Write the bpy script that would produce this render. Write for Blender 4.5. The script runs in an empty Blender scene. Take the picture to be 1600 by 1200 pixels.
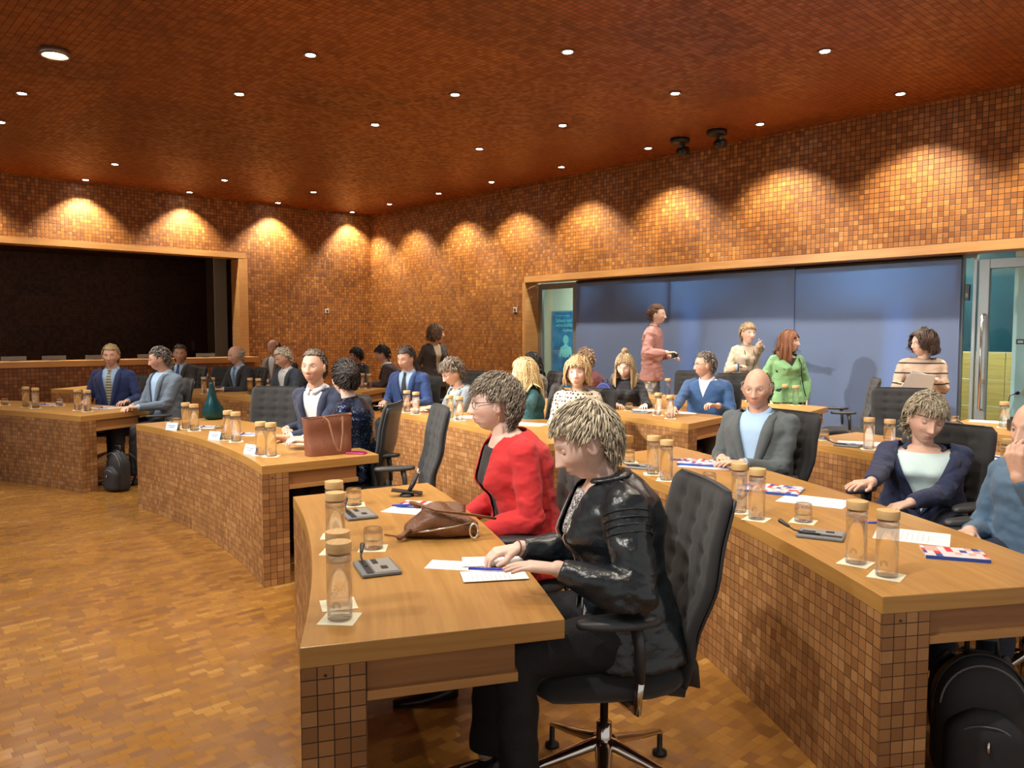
import bpy, bmesh, math, random
import numpy as np
from mathutils import Vector, Matrix, noise
SC = bpy.context.scene
COL = SC.collection
random.seed(7)
rng = np.random.default_rng(7)
PI = math.pi

# ------------------------------------------------------------------ camera
F = 1233.0; YAW = math.radians(42.4); PIT = math.atan(79 / 1233.0); CH = 1.52
cam = bpy.data.cameras.new('camera'); camo = bpy.data.objects.new('camera', cam)
COL.objects.link(camo); camo.location = (0, 0, CH)
camo.rotation_euler = (PI / 2 - PIT, 0, -YAW)
cam.sensor_width = 36; cam.lens = 36 * F / 1600; cam.clip_start = 0.05; cam.clip_end = 100
SC.camera = camo

# ------------------------------------------------------------------ world, light, exposure
w = bpy.data.worlds.new('world'); SC.world = w; w.use_nodes = True
w.node_tree.nodes['Background'].inputs[0].default_value = (1.0, 0.95, 0.88, 1)
w.node_tree.nodes['Background'].inputs[1].default_value = 0.5
SC.view_settings.view_transform = 'Standard'; SC.view_settings.look = 'None'
SC.view_settings.gamma = 1; SC.view_settings.use_curve_mapping = False
SC.view_settings.exposure = 0.25
SC.cycles.max_bounces = 8; SC.cycles.diffuse_bounces = 4; SC.cycles.glossy_bounces = 3
SC.cycles.transmission_bounces = 8; SC.cycles.transparent_max_bounces = 8
SC.cycles.caustics_reflective = False; SC.cycles.caustics_refractive = False
SC.cycles.sample_clamp_indirect = 4.0
LAMP_COL = (1.0, 0.86, 0.68)
CEIL = 3.95; XR = 9.0; YB = 14.2
E_WALL = 280.0      # downlights washing the walls
E_ROOM = 85.0     # downlights over the desks
E_STAGE = 2200.0  # the bright stage spot at the upper left
E_FRONT_FILL = 520.0     # unseen lamps over the open floor, turned to add front light on faces

def spot(loc, energy, size=1.2, blend=0.5, aim=None, col=LAMP_COL, rad=0.04):
    L = bpy.data.lights.new('downlight_beam', 'SPOT'); L.energy = energy; L.color = col
    L.spot_size = size; L.spot_blend = blend; L.shadow_soft_size = rad
    o = bpy.data.objects.new('downlight_beam', L); COL.objects.link(o); o.location = loc
    if aim is not None:
        o.rotation_euler = (Vector(aim) - Vector(loc)).to_track_quat('-Z', 'Y').to_euler()
    return o

# ------------------------------------------------------------------ helpers: view <-> plan
SA, CA = math.sin(YAW), math.cos(YAW)
def ray(px, py):
    x = (px - 800) / F; y = (600 - py) / F
    return x, math.cos(PIT) + y * math.sin(PIT), -math.sin(PIT) + y * math.cos(PIT)
def at(px, py, z=0.735):            # the point of the horizontal plane z seen at a pixel
    r, f, u = ray(px, py); t = (z - CH) / u; r *= t; f *= t
    return np.array([f * SA + r * CA, f * CA - r * SA, z])
def atd(px, py, d):                 # the point seen at a pixel at distance d in front
    r, f, u = ray(px, py); t = d / f
    return np.array([d * SA + r * t * CA, d * CA - r * t * SA, CH + u * t])
def onx(px, py, X):
    r, f, u = ray(px, py); t = X / (f * SA + r * CA)
    return np.array([X, (f * CA - r * SA) * t, CH + u * t])
def ony(px, py, Y):
    r, f, u = ray(px, py); t = Y / (f * CA - r * SA)
    return np.array([(f * SA + r * CA) * t, Y, CH + u * t])
def vdir(phi):                      # 0 = away from the camera, 90 = right, 180 = towards it
    a = math.radians(phi); f, r = math.cos(a), math.sin(a)
    return np.array([f * SA + r * CA, f * CA - r * SA, 0.0])
def yaw_of(d): return math.atan2(-d[0], d[1])   # rotation about z that takes +Y to d
def nrm(v):
    v = np.asarray(v, float); n = np.linalg.norm(v); return v / n if n > 1e-9 else v
def V(*a): return np.array(a, float)
UP = V(0, 0, 1)

# ------------------------------------------------------------------ materials
MATS = {}
def _new(name):
    m = bpy.data.materials.new(name); m.use_nodes = True
    return m, m.node_tree.nodes, m.node_tree.links, m.node_tree.nodes['Principled BSDF']
def mat(name, col, rough=0.6, metal=0.0, noise_amt=0.12, noise_scale=30, bump=0.0, bump_scale=200, spec=0.5, sheen=0, coat=0, emit=0):
    if name in MATS: return MATS[name]
    m, N, L, B = _new(name)
    tc = N.new('ShaderNodeTexCoord')
    n = N.new('ShaderNodeTexNoise'); n.inputs['Scale'].default_value = noise_scale; n.inputs['Detail'].default_value = 3
    L.new(tc.outputs['Object'], n.inputs['Vector'])
    mx = N.new('ShaderNodeMix'); mx.data_type = 'RGBA'
    c = np.array(col)
    mx.inputs[6].default_value = (*np.clip(c * (1 - noise_amt), 0, 1), 1); mx.inputs[7].default_value = (*np.clip(c * (1 + noise_amt), 0, 1), 1)
    L.new(n.outputs['Fac'], mx.inputs[0]); L.new(mx.outputs[2], B.inputs['Base Color'])
    B.inputs['Roughness'].default_value = rough; B.inputs['Metallic'].default_value = metal
    B.inputs['Specular IOR Level'].default_value = spec
    if sheen: B.inputs['Sheen Weight'].default_value = sheen
    if coat: B.inputs['Coat Weight'].default_value = coat
    if emit:
        B.inputs['Emission Color'].default_value = (*col, 1); B.inputs['Emission Strength'].default_value = emit
    if bump:
        n2 = N.new('ShaderNodeTexNoise'); n2.inputs['Scale'].default_value = bump_scale; n2.inputs['Detail'].default_value = 2
        L.new(tc.outputs['Object'], n2.inputs['Vector'])
        b = N.new('ShaderNodeBump'); b.inputs['Strength'].default_value = bump; b.inputs['Distance'].default_value = 0.01
        L.new(n2.outputs['Fac'], b.inputs['Height']); L.new(b.outputs['Normal'], B.inputs['Normal'])
    MATS[name] = m; return m

def ramp(N, stops, interp='LINEAR'):
    r = N.new('ShaderNodeValToRGB'); r.color_ramp.interpolation = interp
    e = r.color_ramp.elements
    e[0].position = stops[0][0]; e[0].color = (*stops[0][1], 1)
    e[1].position = stops[-1][0]; e[1].color = (*stops[-1][1], 1)
    for p, c in stops[1:-1]:
        x = e.new(p); x.color = (*c, 1)
    return r
def vm(N, L, op, a, b=None):
    n = N.new('ShaderNodeVectorMath'); n.operation = op
    L.new(a, n.inputs[0])
    if b is not None:
        if isinstance(b, tuple): n.inputs[1].default_value = b
        else: L.new(b, n.inputs[1])
    return n
def ma(N, L, op, a, b=None, c=None):
    n = N.new('ShaderNodeMath'); n.operation = op
    for i, x in enumerate((a, b, c)):
        if x is None: continue
        if isinstance(x, (int, float)): n.inputs[i].default_value = x
        else: L.new(x, n.inputs[i])
    return n.outputs[0]

def tile_mat(name, size, stops, gap=0.045, gapcol=(0.02, 0.008, 0.003), panel=12, panel_amt=0.3, rough=0.5, bump=0.5, stagger=False, tsz=None, coat=0.0, proud=None, hi=0.0):
    """square end-grain blocks laid on UVs given in metres"""
    m, N, L, B = _new(name)
    uv = N.new('ShaderNodeUVMap')
    sx, sy = tsz if tsz else (size, size)
    sc = vm(N, L, 'MULTIPLY', uv.outputs[0], (1 / sx, 1 / sy, 1))
    src = sc.outputs[0]
    if stagger:
        sp = N.new('ShaderNodeSeparateXYZ'); L.new(src, sp.inputs[0])
        row = ma(N, L, 'FLOOR', sp.outputs[1])
        wn0 = N.new('ShaderNodeTexWhiteNoise'); wn0.noise_dimensions = '1D'; L.new(row, wn0.inputs['W'])
        xs = ma(N, L, 'ADD', sp.outputs[0], wn0.outputs['Value'])
        cb = N.new('ShaderNodeCombineXYZ'); L.new(xs, cb.inputs[0]); L.new(sp.outputs[1], cb.inputs[1]); src = cb.outputs[0]
    fl = vm(N, L, 'FLOOR', src); fr = vm(N, L, 'FRACTION', src)
    wn = N.new('ShaderNodeTexWhiteNoise'); wn.noise_dimensions = '2D'; L.new(fl.outputs[0], wn.inputs['Vector'])
    # large sheets the blocks are laid in, a little darker or lighter
    pn = vm(N, L, 'MULTIPLY', fl.outputs[0], (1 / panel, 1 / (panel * 0.7), 1)); pf = vm(N, L, 'FLOOR', pn.outputs[0])
    wp = N.new('ShaderNodeTexWhiteNoise'); wp.noise_dimensions = '2D'; L.new(pf.outputs[0], wp.inputs['Vector'])
    v = ma(N, L, 'MULTIPLY_ADD', wp.outputs['Value'], panel_amt, wn.outputs['Value'])
    v = ma(N, L, 'DIVIDE', v, 1 + panel_amt)
    # grain
    gmap = vm(N, L, 'MULTIPLY', src, (3.0, 9.0, 1)); gadd = vm(N, L, 'ADD', gmap.outputs[0], wn.outputs['Color'])
    gn = N.new('ShaderNodeTexNoise'); gn.inputs['Scale'].default_value = 1.0; gn.inputs['Detail'].default_value = 2; L.new(gadd.outputs[0], gn.inputs['Vector'])
    v2 = ma(N, L, 'MULTIPLY_ADD', gn.outputs['Fac'], 0.25, v); v3 = ma(N, L, 'SUBTRACT', v2, 0.12)
    cr = ramp(N, stops); L.new(v3, cr.inputs[0])
    s2 = N.new('ShaderNodeSeparateXYZ'); L.new(fr.outputs[0], s2.inputs[0])
    ax = ma(N, L, 'PINGPONG', s2.outputs[0], 0.5); ay = ma(N, L, 'PINGPONG', s2.outputs[1], 0.5)
    mn = ma(N, L, 'MINIMUM', ax, ay)
    edge = N.new('ShaderNodeMapRange'); edge.inputs[1].default_value = gap * 0.5; edge.inputs[2].default_value = gap * 1.2
    L.new(mn, edge.inputs[0])
    mx = N.new('ShaderNodeMix'); mx.data_type = 'RGBA'; mx.inputs[6].default_value = (*gapcol, 1)
    L.new(edge.outputs[0], mx.inputs[0]); L.new(cr.outputs[0], mx.inputs[7]); L.new(mx.outputs[2], B.inputs['Base Color'])
    rr = ma(N, L, 'MULTIPLY_ADD', wn.outputs['Value'], -0.22, rough + 0.11); L.new(rr, B.inputs['Roughness'])
    h = ma(N, L, 'MULTIPLY_ADD', wn.outputs['Value'], 0.5, edge.outputs[0])
    b = N.new('ShaderNodeBump'); b.inputs['Strength'].default_value = bump; b.inputs['Distance'].default_value = 0.004
    L.new(h, b.inputs['Height'])
    # every block leans a hair, so single blocks catch the light
    if hi:
        wc = vm(N, L, 'SUBTRACT', wn.outputs['Color'], (0.5, 0.5, 0.5))
        wc2 = vm(N, L, 'MULTIPLY', wc.outputs[0], (hi, hi, hi)); ad = vm(N, L, 'ADD', b.outputs['Normal'], wc2.outputs[0])
        nz = vm(N, L, 'NORMALIZE', ad.outputs[0]); L.new(nz.outputs[0], B.inputs['Normal'])
    else: L.new(b.outputs['Normal'], B.inputs['Normal'])
    if coat: B.inputs['Coat Weight'].default_value = coat; B.inputs['Coat Roughness'].default_value = 0.15
    MATS[name] = m; return m

def wood_mat(name, c0, c1, rough=0.35, scale=(1.2, 22, 22), coat=0.0):
    m, N, L, B = _new(name)
    uv = N.new('ShaderNodeUVMap'); mp = vm(N, L, 'MULTIPLY', uv.outputs[0], scale)
    n = N.new('ShaderNodeTexNoise'); n.inputs['Scale'].default_value = 1.5; n.inputs['Detail'].default_value = 6; n.inputs['Roughness'].default_value = 0.6
    n.inputs['Distortion'].default_value = 0.4
    L.new(mp.outputs[0], n.inputs['Vector'])
    n3 = N.new('ShaderNodeTexNoise'); n3.inputs['Scale'].default_value = 2.2; L.new(uv.outputs[0], n3.inputs['Vector'])
    s = ma(N, L, 'MULTIPLY_ADD', n3.outputs['Fac'], 0.5, n.outputs['Fac']); s = ma(N, L, 'SUBTRACT', s, 0.25)
    cr = ramp(N, [(0.3, c0), (0.7, c1)]); L.new(s, cr.inputs[0]); L.new(cr.outputs[0], B.inputs['Base Color'])
    B.inputs['Roughness'].default_value = rough
    if coat: B.inputs['Coat Weight'].default_value = coat; B.inputs['Coat Roughness'].default_value = 0.2
    b = N.new('ShaderNodeBump'); b.inputs['Strength'].default_value = 0.08; b.inputs['Distance'].default_value = 0.002
    L.new(n.outputs['Fac'], b.inputs['Height']); L.new(b.outputs['Normal'], B.inputs['Normal'])
    MATS[name] = m; return m

def pattern_mat(name, kind, c0, c1, scale=60, rough=0.7, thr=0.35, metal=0.0):
    m, N, L, B = _new(name)
    tc = N.new('ShaderNodeTexCoord')
    if kind in ('dots', 'flecks'):
        v = N.new('ShaderNodeTexVoronoi'); v.inputs['Scale'].default_value = scale
        v.inputs['Randomness'].default_value = 0.35 if kind == 'dots' else 1.0
        L.new(tc.outputs['Object'], v.inputs['Vector'])
        f = ma(N, L, 'GREATER_THAN', v.outputs['Distance'], thr)
        if kind == 'flecks':
            nn = N.new('ShaderNodeTexNoise'); nn.inputs['Scale'].default_value = scale * 1.2; nn.inputs['Distortion'].default_value = 1.5
            L.new(tc.outputs['Object'], nn.inputs['Vector']); f = ma(N, L, 'GREATER_THAN', nn.outputs['Fac'], thr)
    elif kind == 'stripes':
        s = N.new('ShaderNodeSeparateXYZ'); L.new(tc.outputs['Object'], s.inputs[0])
        q = ma(N, L, 'MULTIPLY', s.outputs[2], scale); q = ma(N, L, 'FRACT', q); f = ma(N, L, 'GREATER_THAN', q, thr)
    elif kind == 'plaid':
        s = N.new('ShaderNodeSeparateXYZ'); L.new(tc.outputs['Object'], s.inputs[0])
        q = ma(N, L, 'FRACT', ma(N, L, 'MULTIPLY', s.outputs[2], scale)); q2 = ma(N, L, 'FRACT', ma(N, L, 'MULTIPLY', ma(N, L, 'ADD', s.outputs[0], s.outputs[1]), scale))
        f = ma(N, L, 'MAXIMUM', ma(N, L, 'GREATER_THAN', q, thr), ma(N, L, 'GREATER_THAN', q2, thr))
    elif kind == 'camo':
        nn = N.new('ShaderNodeTexNoise'); nn.inputs['Scale'].default_value = scale; L.new(tc.outputs['Object'], nn.inputs['Vector'])
        f = ma(N, L, 'GREATER_THAN', nn.outputs['Fac'], thr)
    elif kind == 'check':
        ck = N.new('ShaderNodeTexWhiteNoise'); ck.noise_dimensions = '2D'
        uv = N.new('ShaderNodeUVMap'); a = vm(N, L, 'MULTIPLY', uv.outputs[0], (1 / 0.034, 1 / 0.022, 1)); b_ = vm(N, L, 'FLOOR', a.outputs[0]); L.new(b_.outputs[0], ck.inputs['Vector'])
        cr = ramp(N, [(0, (0.02, 0.06, 0.30)), (0.14, (0.72, 0.72, 0.78)), (0.42, (0.70, 0.42, 0.38)), (0.55, (0.75, 0.75, 0.8)), (0.72, (0.28, 0.32, 0.58)), (0.84, (0.75, 0.05, 0.06)), (1, (0.75, 0.05, 0.06))], 'CONSTANT')
        L.new(ck.outputs['Value'], cr.inputs[0]); L.new(cr.outputs[0], B.inputs['Base Color']); B.inputs['Roughness'].default_value = 0.3
        MATS[name] = m; return m
    mx = N.new('ShaderNodeMix'); mx.data_type = 'RGBA'; mx.inputs[6].default_value = (*c0, 1); mx.inputs[7].default_value = (*c1, 1)
    L.new(f, mx.inputs[0]); L.new(mx.outputs[2], B.inputs['Base Color'])
    B.inputs['Roughness'].default_value = rough; B.inputs['Metallic'].default_value = metal
    MATS[name] = m; return m

def vcol_mat(name, rough=0.5, sss=0.0, bump=0.0, bscale=300, sheen=0.0, aniso=0):
    m, N, L, B = _new(name)
    a = N.new('ShaderNodeVertexColor'); a.layer_name = 'Col'
    tc = N.new('ShaderNodeTexCoord'); n = N.new('ShaderNodeTexNoise'); n.inputs['Scale'].default_value = 60; L.new(tc.outputs['Object'], n.inputs['Vector'])
    mr = N.new('ShaderNodeMapRange'); mr.inputs[3].default_value = 0.9; mr.inputs[4].default_value = 1.1; L.new(n.outputs['Fac'], mr.inputs[0])
    mu = vm(N, L, 'SCALE', a.outputs[0]); L.new(mr.outputs[0], mu.inputs[3]); L.new(mu.outputs[0], B.inputs['Base Color'])
    B.inputs['Roughness'].default_value = rough
    if sss:
        B.inputs['Subsurface Weight'].default_value = sss; B.inputs['Subsurface Radius'].default_value = (0.012, 0.005, 0.003); B.inputs['Subsurface Scale'].default_value = 1.0
    if bump:
        n2 = N.new('ShaderNodeTexNoise'); n2.inputs['Scale'].default_value = bscale; L.new(tc.outputs['Object'], n2.inputs['Vector'])
        b = N.new('ShaderNodeBump'); b.inputs['Strength'].default_value = bump; b.inputs['Distance'].default_value = 0.003
        L.new(n2.outputs['Fac'], b.inputs['Height']); L.new(b.outputs['Normal'], B.inputs['Normal'])
    MATS[name] = m; return m

def glass_mat(name, col=(1, 1, 1), ior=1.45, rough=0.0):
    m, N, L, B = _new(name)
    B.inputs['Base Color'].default_value = (*col, 1); B.inputs['Transmission Weight'].default_value = 1.0
    B.inputs['Roughness'].default_value = rough; B.inputs['IOR'].default_value = ior
    MATS[name] = m; return m
def pane_mat(name, tint=(0.93, 0.98, 0.97)):
    m, N, L, B = _new(name)
    t = N.new('ShaderNodeBsdfTransparent'); t.inputs[0].default_value = (*tint, 1)
    g = N.new('ShaderNodeBsdfGlossy'); g.inputs['Roughness'].default_value = 0.02
    fz = N.new('ShaderNodeFresnel'); fz.inputs[0].default_value = 1.4
    mx = N.new('ShaderNodeMixShader'); L.new(fz.outputs[0], mx.inputs[0]); L.new(t.outputs[0], mx.inputs[1]); L.new(g.outputs[0], mx.inputs[2])
    L.new(mx.outputs[0], N['Material Output'].inputs[0]); MATS[name] = m; return m
def emit_mat(name, col, s):
    m, N, L, B = _new(name)
    B.inputs['Base Color'].default_value = (*col, 1)
    B.inputs['Emission Color'].default_value = (*col, 1); B.inputs['Emission Strength'].default_value = s
    MATS[name] = m; return m

WALLS = [(0.0, (0.16, 0.050, 0.008)), (0.45, (0.27, 0.098, 0.016)), (0.8, (0.36, 0.145, 0.028)), (1.0, (0.50, 0.23, 0.055))]
DESKS = [(0.0, (0.21, 0.088, 0.028)), (0.4, (0.30, 0.140, 0.048)), (0.75, (0.36, 0.18, 0.068)), (1.0, (0.46, 0.25, 0.105))]
M_WALL = tile_mat('end_grain_wall', 0.056, WALLS, gap=0.06, panel=11, panel_amt=0.35, rough=0.55, bump=0.6, hi=0.05)
M_CEIL = tile_mat('end_grain_ceiling', 0.056, [(0, (0.16, 0.036, 0.004)), (0.5, (0.27, 0.066, 0.007)), (1.0, (0.38, 0.11, 0.015))], gap=0.06, panel=22, panel_amt=0.9, rough=0.45, bump=0.5, hi=0.06)  # same wood as the walls, its reddish bounce tone put into the colour
M_DESKT = tile_mat('end_grain_desk', 0.0405, DESKS, gap=0.04, gapcol=(0.03, 0.012, 0.005), panel=9, panel_amt=0.25, rough=0.45, bump=0.5, hi=0.06)
M_FLOOR = tile_mat('parquet_floor', 0.05, [(0, (0.165, 0.062, 0.011)), (0.35, (0.27, 0.118, 0.022)), (0.8, (0.37, 0.180, 0.036)), (1.0, (0.52, 0.29, 0.085))], gap=0.012, gapcol=(0.12, 0.05, 0.015),
                   panel=7, panel_amt=0.5, rough=0.30, bump=0.12, stagger=True, tsz=(0.075, 0.042), coat=0.35, hi=0.035)
M_TOP = wood_mat('oak_top', (0.38, 0.190, 0.045), (0.50, 0.275, 0.078), rough=0.36, coat=0.15)
M_TRIM = wood_mat('oak_trim', (0.40, 0.20, 0.065), (0.52, 0.28, 0.10), rough=0.4)
M_APRON = wood_mat('oak_apron', (0.24, 0.105, 0.035), (0.33, 0.155, 0.055), rough=0.4)
M_LID = wood_mat('bamboo_lid', (0.55, 0.35, 0.14), (0.68, 0.46, 0.22), rough=0.5, scale=(1, 60, 60))
M_PAPER = mat('paper', (0.78, 0.80, 0.80), 0.7, noise_amt=0.03)
M_CREAM = mat('cream_paper', (0.80, 0.78, 0.58), 0.8, noise_amt=0.03)
M_BLACK = mat('black_plastic', (0.018, 0.019, 0.021), 0.4, noise_amt=0.1)
M_GREYP = mat('grey_plastic', (0.16, 0.18, 0.20), 0.45, noise_amt=0.05)
M_SILVER = mat('silver_face', (0.42, 0.43, 0.42), 0.35, 0.5, noise_amt=0.05)
M_CHROME = mat('polished_metal', (0.75, 0.74, 0.72), 0.12, 1.0, noise_amt=0.02)
M_CHFAB = mat('charcoal_fabric', (0.024, 0.025, 0.028), 0.85, noise_amt=0.2, noise_scale=300, bump=0.3, bump_scale=900, sheen=0.15)
M_CHSHELL = mat('charcoal_shell', (0.035, 0.038, 0.042), 0.42, noise_amt=0.08)
M_GLASS = glass_mat('clear_glass')
M_WATER = glass_mat('water', ior=1.33)
for _m in (M_GLASS, M_WATER):
    _n, _l = _m.node_tree.nodes, _m.node_tree.links; _t = _n.new('ShaderNodeBsdfTransparent'); _x = _n.new('ShaderNodeMixShader'); _x.inputs[0].default_value = 0.5
    _l.new(_t.outputs[0], _x.inputs[1]); _l.new(_n['Principled BSDF'].outputs[0], _x.inputs[2]); _l.new(_x.outputs[0], _n['Material Output'].inputs[0])
M_PEN = mat('blue_pen', (0.02, 0.035, 0.42), 0.25, noise_amt=0.05)
M_CHECK = pattern_mat('checker_cover', 'check', None, None)
M_BLUEEDGE = mat('blue_cover_edge', (0.02, 0.07, 0.35), 0.4, noise_amt=0.03)
M_ALU = mat('brushed_aluminium', (0.42, 0.45, 0.47), 0.35, 0.8, noise_amt=0.05)
M_WHITE = mat('white_wall_paint', (0.70, 0.80, 0.72), 0.8, noise_amt=0.02)
M_PANE = pane_mat('window_pane')

# ------------------------------------------------------------------ mesh builder
class MB:
    def __init__(s): s.v = []; s.f = []; s.uv = []; s.m = []; s.mi = 0; s.n = 0; s.fuv = {}
    def add(s, verts, faces, uvs=None):
        b = s.n; s.v.append(np.asarray(verts, float).reshape(-1, 3)); s.n += len(s.v[-1])
        for i, f in enumerate(faces):
            if uvs is not None: s.fuv[len(s.f)] = uvs[i]
            s.f.append(tuple(b + k for k in f)); s.m.append(s.mi)
        return s
    def box(s, c, size, R=None, bev=0.0):
        c = np.array(c, float); h = np.array(size, float) / 2
        if bev > 0:
            bev = min(bev, h.min() * 0.95)
            pts = []; 
            for sz in (-1, 1):
                for lay in (0, 1):
                    zz = sz * (h[2] - (0 if lay else bev)) if sz > 0 else sz * (h[2] - (0 if not lay else bev))
                    ins = bev if ((sz < 0 and lay == 0) or (sz > 0 and lay == 1)) else 0
                    ring = []
                    for (ax, ay) in ((1, 1), (-1, 1), (-1, -1), (1, -1)):
                        x0 = ax * (h[0] - ins); y0 = ay * (h[1] - ins)
                        bb = bev * 0.9 if ins == 0 else bev * 0.6
                        if ax * ay > 0: ring += [(x0, y0 - ay * bb, zz), (x0 - ax * bb, y0, zz)]
                        else: ring += [(x0 - ax * bb, y0, zz), (x0, y0 - ay * bb, zz)]
                    pts.append(ring)
            P = np.array(pts).reshape(-1, 3)
            fs = [tuple(range(7, -1, -1))]
            for k in range(3):
                for i in range(8):
                    j = (i + 1) % 8; fs.append((k * 8 + i, k * 8 + j, (k + 1) * 8 + j, (k + 1) * 8 + i))
            fs.append(tuple(range(24, 32)))
        else:
            P = np.array([(x, y, z) for z in (-1, 1) for y in (-1, 1) for x in (-1, 1)], float) * h
            fs = [(0, 2, 3, 1), (4, 5, 7, 6), (0, 1, 5, 4), (2, 6, 7, 3), (0, 4, 6, 2), (1, 3, 7, 5)]
        if R is not None: P = P @ np.array(R).T
        return s.add(P + c, fs)
    def tube(s, pts, rad, n=10, cap=True, flat=None, upv=None, closed=False):
        pts = np.asarray(pts, float); k = len(pts)
        if np.isscalar(rad): rad = [rad] * k
        T = np.gradient(pts, axis=0)
        if closed: T = np.roll(pts, -1, 0) - np.roll(pts, 1, 0)
        T /= np.maximum(np.linalg.norm(T, axis=1), 1e-9)[:, None]
        ref = np.array(upv, float) if upv is not None else (UP if abs(T[0][2]) < 0.9 else V(1, 0, 0))
        x = nrm(np.cross(ref, T[0])); rings = []
        a = np.linspace(0, 2 * PI, n, endpoint=False); ca, sa = np.cos(a), np.sin(a)
        for i in range(k):
            if upv is not None: x = nrm(np.cross(ref, T[i]))
            else: x = nrm(x - T[i] * np.dot(x, T[i]))
            y = np.cross(T[i], x); fx, fy = (rad[i], rad[i]) if flat is None else (rad[i], rad[i] * flat)
            rings.append(pts[i] + np.outer(ca * fx, x) + np.outer(sa * fy, y))
        P = np.vstack(rings); fs = []
        for i in range(k if closed else k - 1):
            for j in range(n):
                j2 = (j + 1) % n; i2 = (i + 1) % k
                fs.append((i * n + j, i * n + j2, i2 * n + j2, i2 * n + j))
        if cap and not closed:
            fs.append(tuple(range(n - 1, -1, -1))); fs.append(tuple(range((k - 1) * n, k * n)))
        return s.add(P, fs)
    def capsule(s, a, b, ra, rb, n=12, m=4):
        a = np.array(a, float); b = np.array(b, float); d = nrm(b - a)
        if np.linalg.norm(b - a) < 1e-6: d = UP
        pts = []; rad = []
        for i in range(m + 1):
            t = PI / 2 * i / m; pts.append(a - d * ra * math.cos(t) * 0.999); rad.append(max(ra * math.sin(t), ra * 0.04))
        for i in range(m + 1):
            t = PI / 2 * i / m; pts.append(b + d * rb * math.sin(t) * 0.999); rad.append(max(rb * math.cos(t), rb * 0.04))
        # recompute tube with fixed frame
        x = nrm(np.cross(UP if abs(d[2]) < 0.9 else V(1, 0, 0), d)); y = np.cross(d, x)
        an = np.linspace(0, 2 * PI, n, endpoint=False)
        P = np.vstack([p + r * (np.outer(np.cos(an), x) + np.outer(np.sin(an), y)) for p, r in zip(pts, rad)])
        k = len(pts); fs = [(i * n + j, i * n + (j + 1) % n, (i + 1) * n + (j + 1) % n, (i + 1) * n + j) for i in range(k - 1) for j in range(n)]
        fs.append(tuple(range(n - 1, -1, -1))); fs.append(tuple(range((k - 1) * n, k * n)))
        return s.add(P, fs)
    def ell(s, c, R, rad, n=16, m=10):
        c = np.array(c, float); P = []; 
        for i in range(1, m):
            t = PI * i / m
            for j in range(n):
                a = 2 * PI * j / n; P.append((math.sin(t) * math.cos(a), math.sin(t) * math.sin(a), math.cos(t)))
        P.append((0, 0, 1)); P.append((0, 0, -1)); P = np.array(P) * np.array(rad)
        if R is not None: P = P @ np.array(R).T
        fs = []
        for i in range(m - 2):
            for j in range(n):
                j2 = (j + 1) % n; fs.append((i * n + j, (i + 1) * n + j, (i + 1) * n + j2, i * n + j2))
        t, b = (m - 1) * n, (m - 1) * n + 1
        for j in range(n):
            j2 = (j + 1) % n; fs.append((t, j, j2)); fs.append((b, (m - 2) * n + j2, (m - 2) * n + j))
        return s.add(P + c, fs)
    def lathe(s, prof, n=20, c=(0, 0, 0)):
        P = []; 
        for r, z in prof:
            for j in range(n):
                a = 2 * PI * j / n; P.append((c[0] + r * math.cos(a), c[1] + r * math.sin(a), c[2] + z))
        k = len(prof); fs = [(i * n + j, i * n + (j + 1) % n, (i + 1) * n + (j + 1) % n, (i + 1) * n + j) for i in range(k - 1) for j in range(n)]
        if prof[0][0] > 1e-4: fs.append(tuple(range(n - 1, -1, -1)))
        if prof[-1][0] > 1e-4: fs.append(tuple(range((k - 1) * n, k * n)))
        return s.add(P, fs)
    def loft(s, rings, cap=True, closed=True):
        n = len(rings[0]); k = len(rings); P = np.vstack(rings)
        fs = [(i * n + j, i * n + (j + 1) % n, (i + 1) * n + (j + 1) % n, (i + 1) * n + j) for i in range(k - 1) for j in range(n if closed else n - 1)]
        if cap: fs.append(tuple(range(n - 1, -1, -1))); fs.append(tuple(range((k - 1) * n, k * n)))
        return s.add(P, fs)
    def verts(s): return np.vstack(s.v)

def link(name, me, parent=None, loc=None):
    o = bpy.data.objects.new(name, me); COL.objects.link(o)
    if parent is not None: o.parent = parent
    if loc is not None: o.location = loc
    return o
def make_mesh(name, verts, faces, mats, mi=None, smooth=True, boxuv=True, fuv=None):
    me = bpy.data.meshes.new(name); me.from_pydata([tuple(map(float, v)) for v in verts], [], faces); me.validate()
    for m in (mats if isinstance(mats, (list, tuple)) else [mats]): me.materials.append(m)
    if mi is not None and len(mi) == len(me.polygons): me.polygons.foreach_set('material_index', mi)
    me.polygons.foreach_set('use_smooth', [smooth] * len(me.polygons))
    if boxuv:
        ul = me.uv_layers.new(name='UVMap'); nl = len(me.loops); uv = np.zeros((nl, 2))
        co = np.zeros(len(me.vertices) * 3); me.vertices.foreach_get('co', co); co = co.reshape(-1, 3)
        for p in me.polygons:
            if fuv and p.index in fuv:
                for q, li in enumerate(p.loop_indices): uv[li] = fuv[p.index][q]
                continue
            n = p.normal; ax = max(range(3), key=lambda i: abs(n[i])); a, b = {0: (1, 2), 1: (0, 2), 2: (0, 1)}[ax]
            for li in p.loop_indices:
                c = co[me.loops[li].vertex_index]; uv[li] = (c[a], c[b])
        ul.data.foreach_set('uv', uv.ravel())
    me.update(); return me
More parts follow.
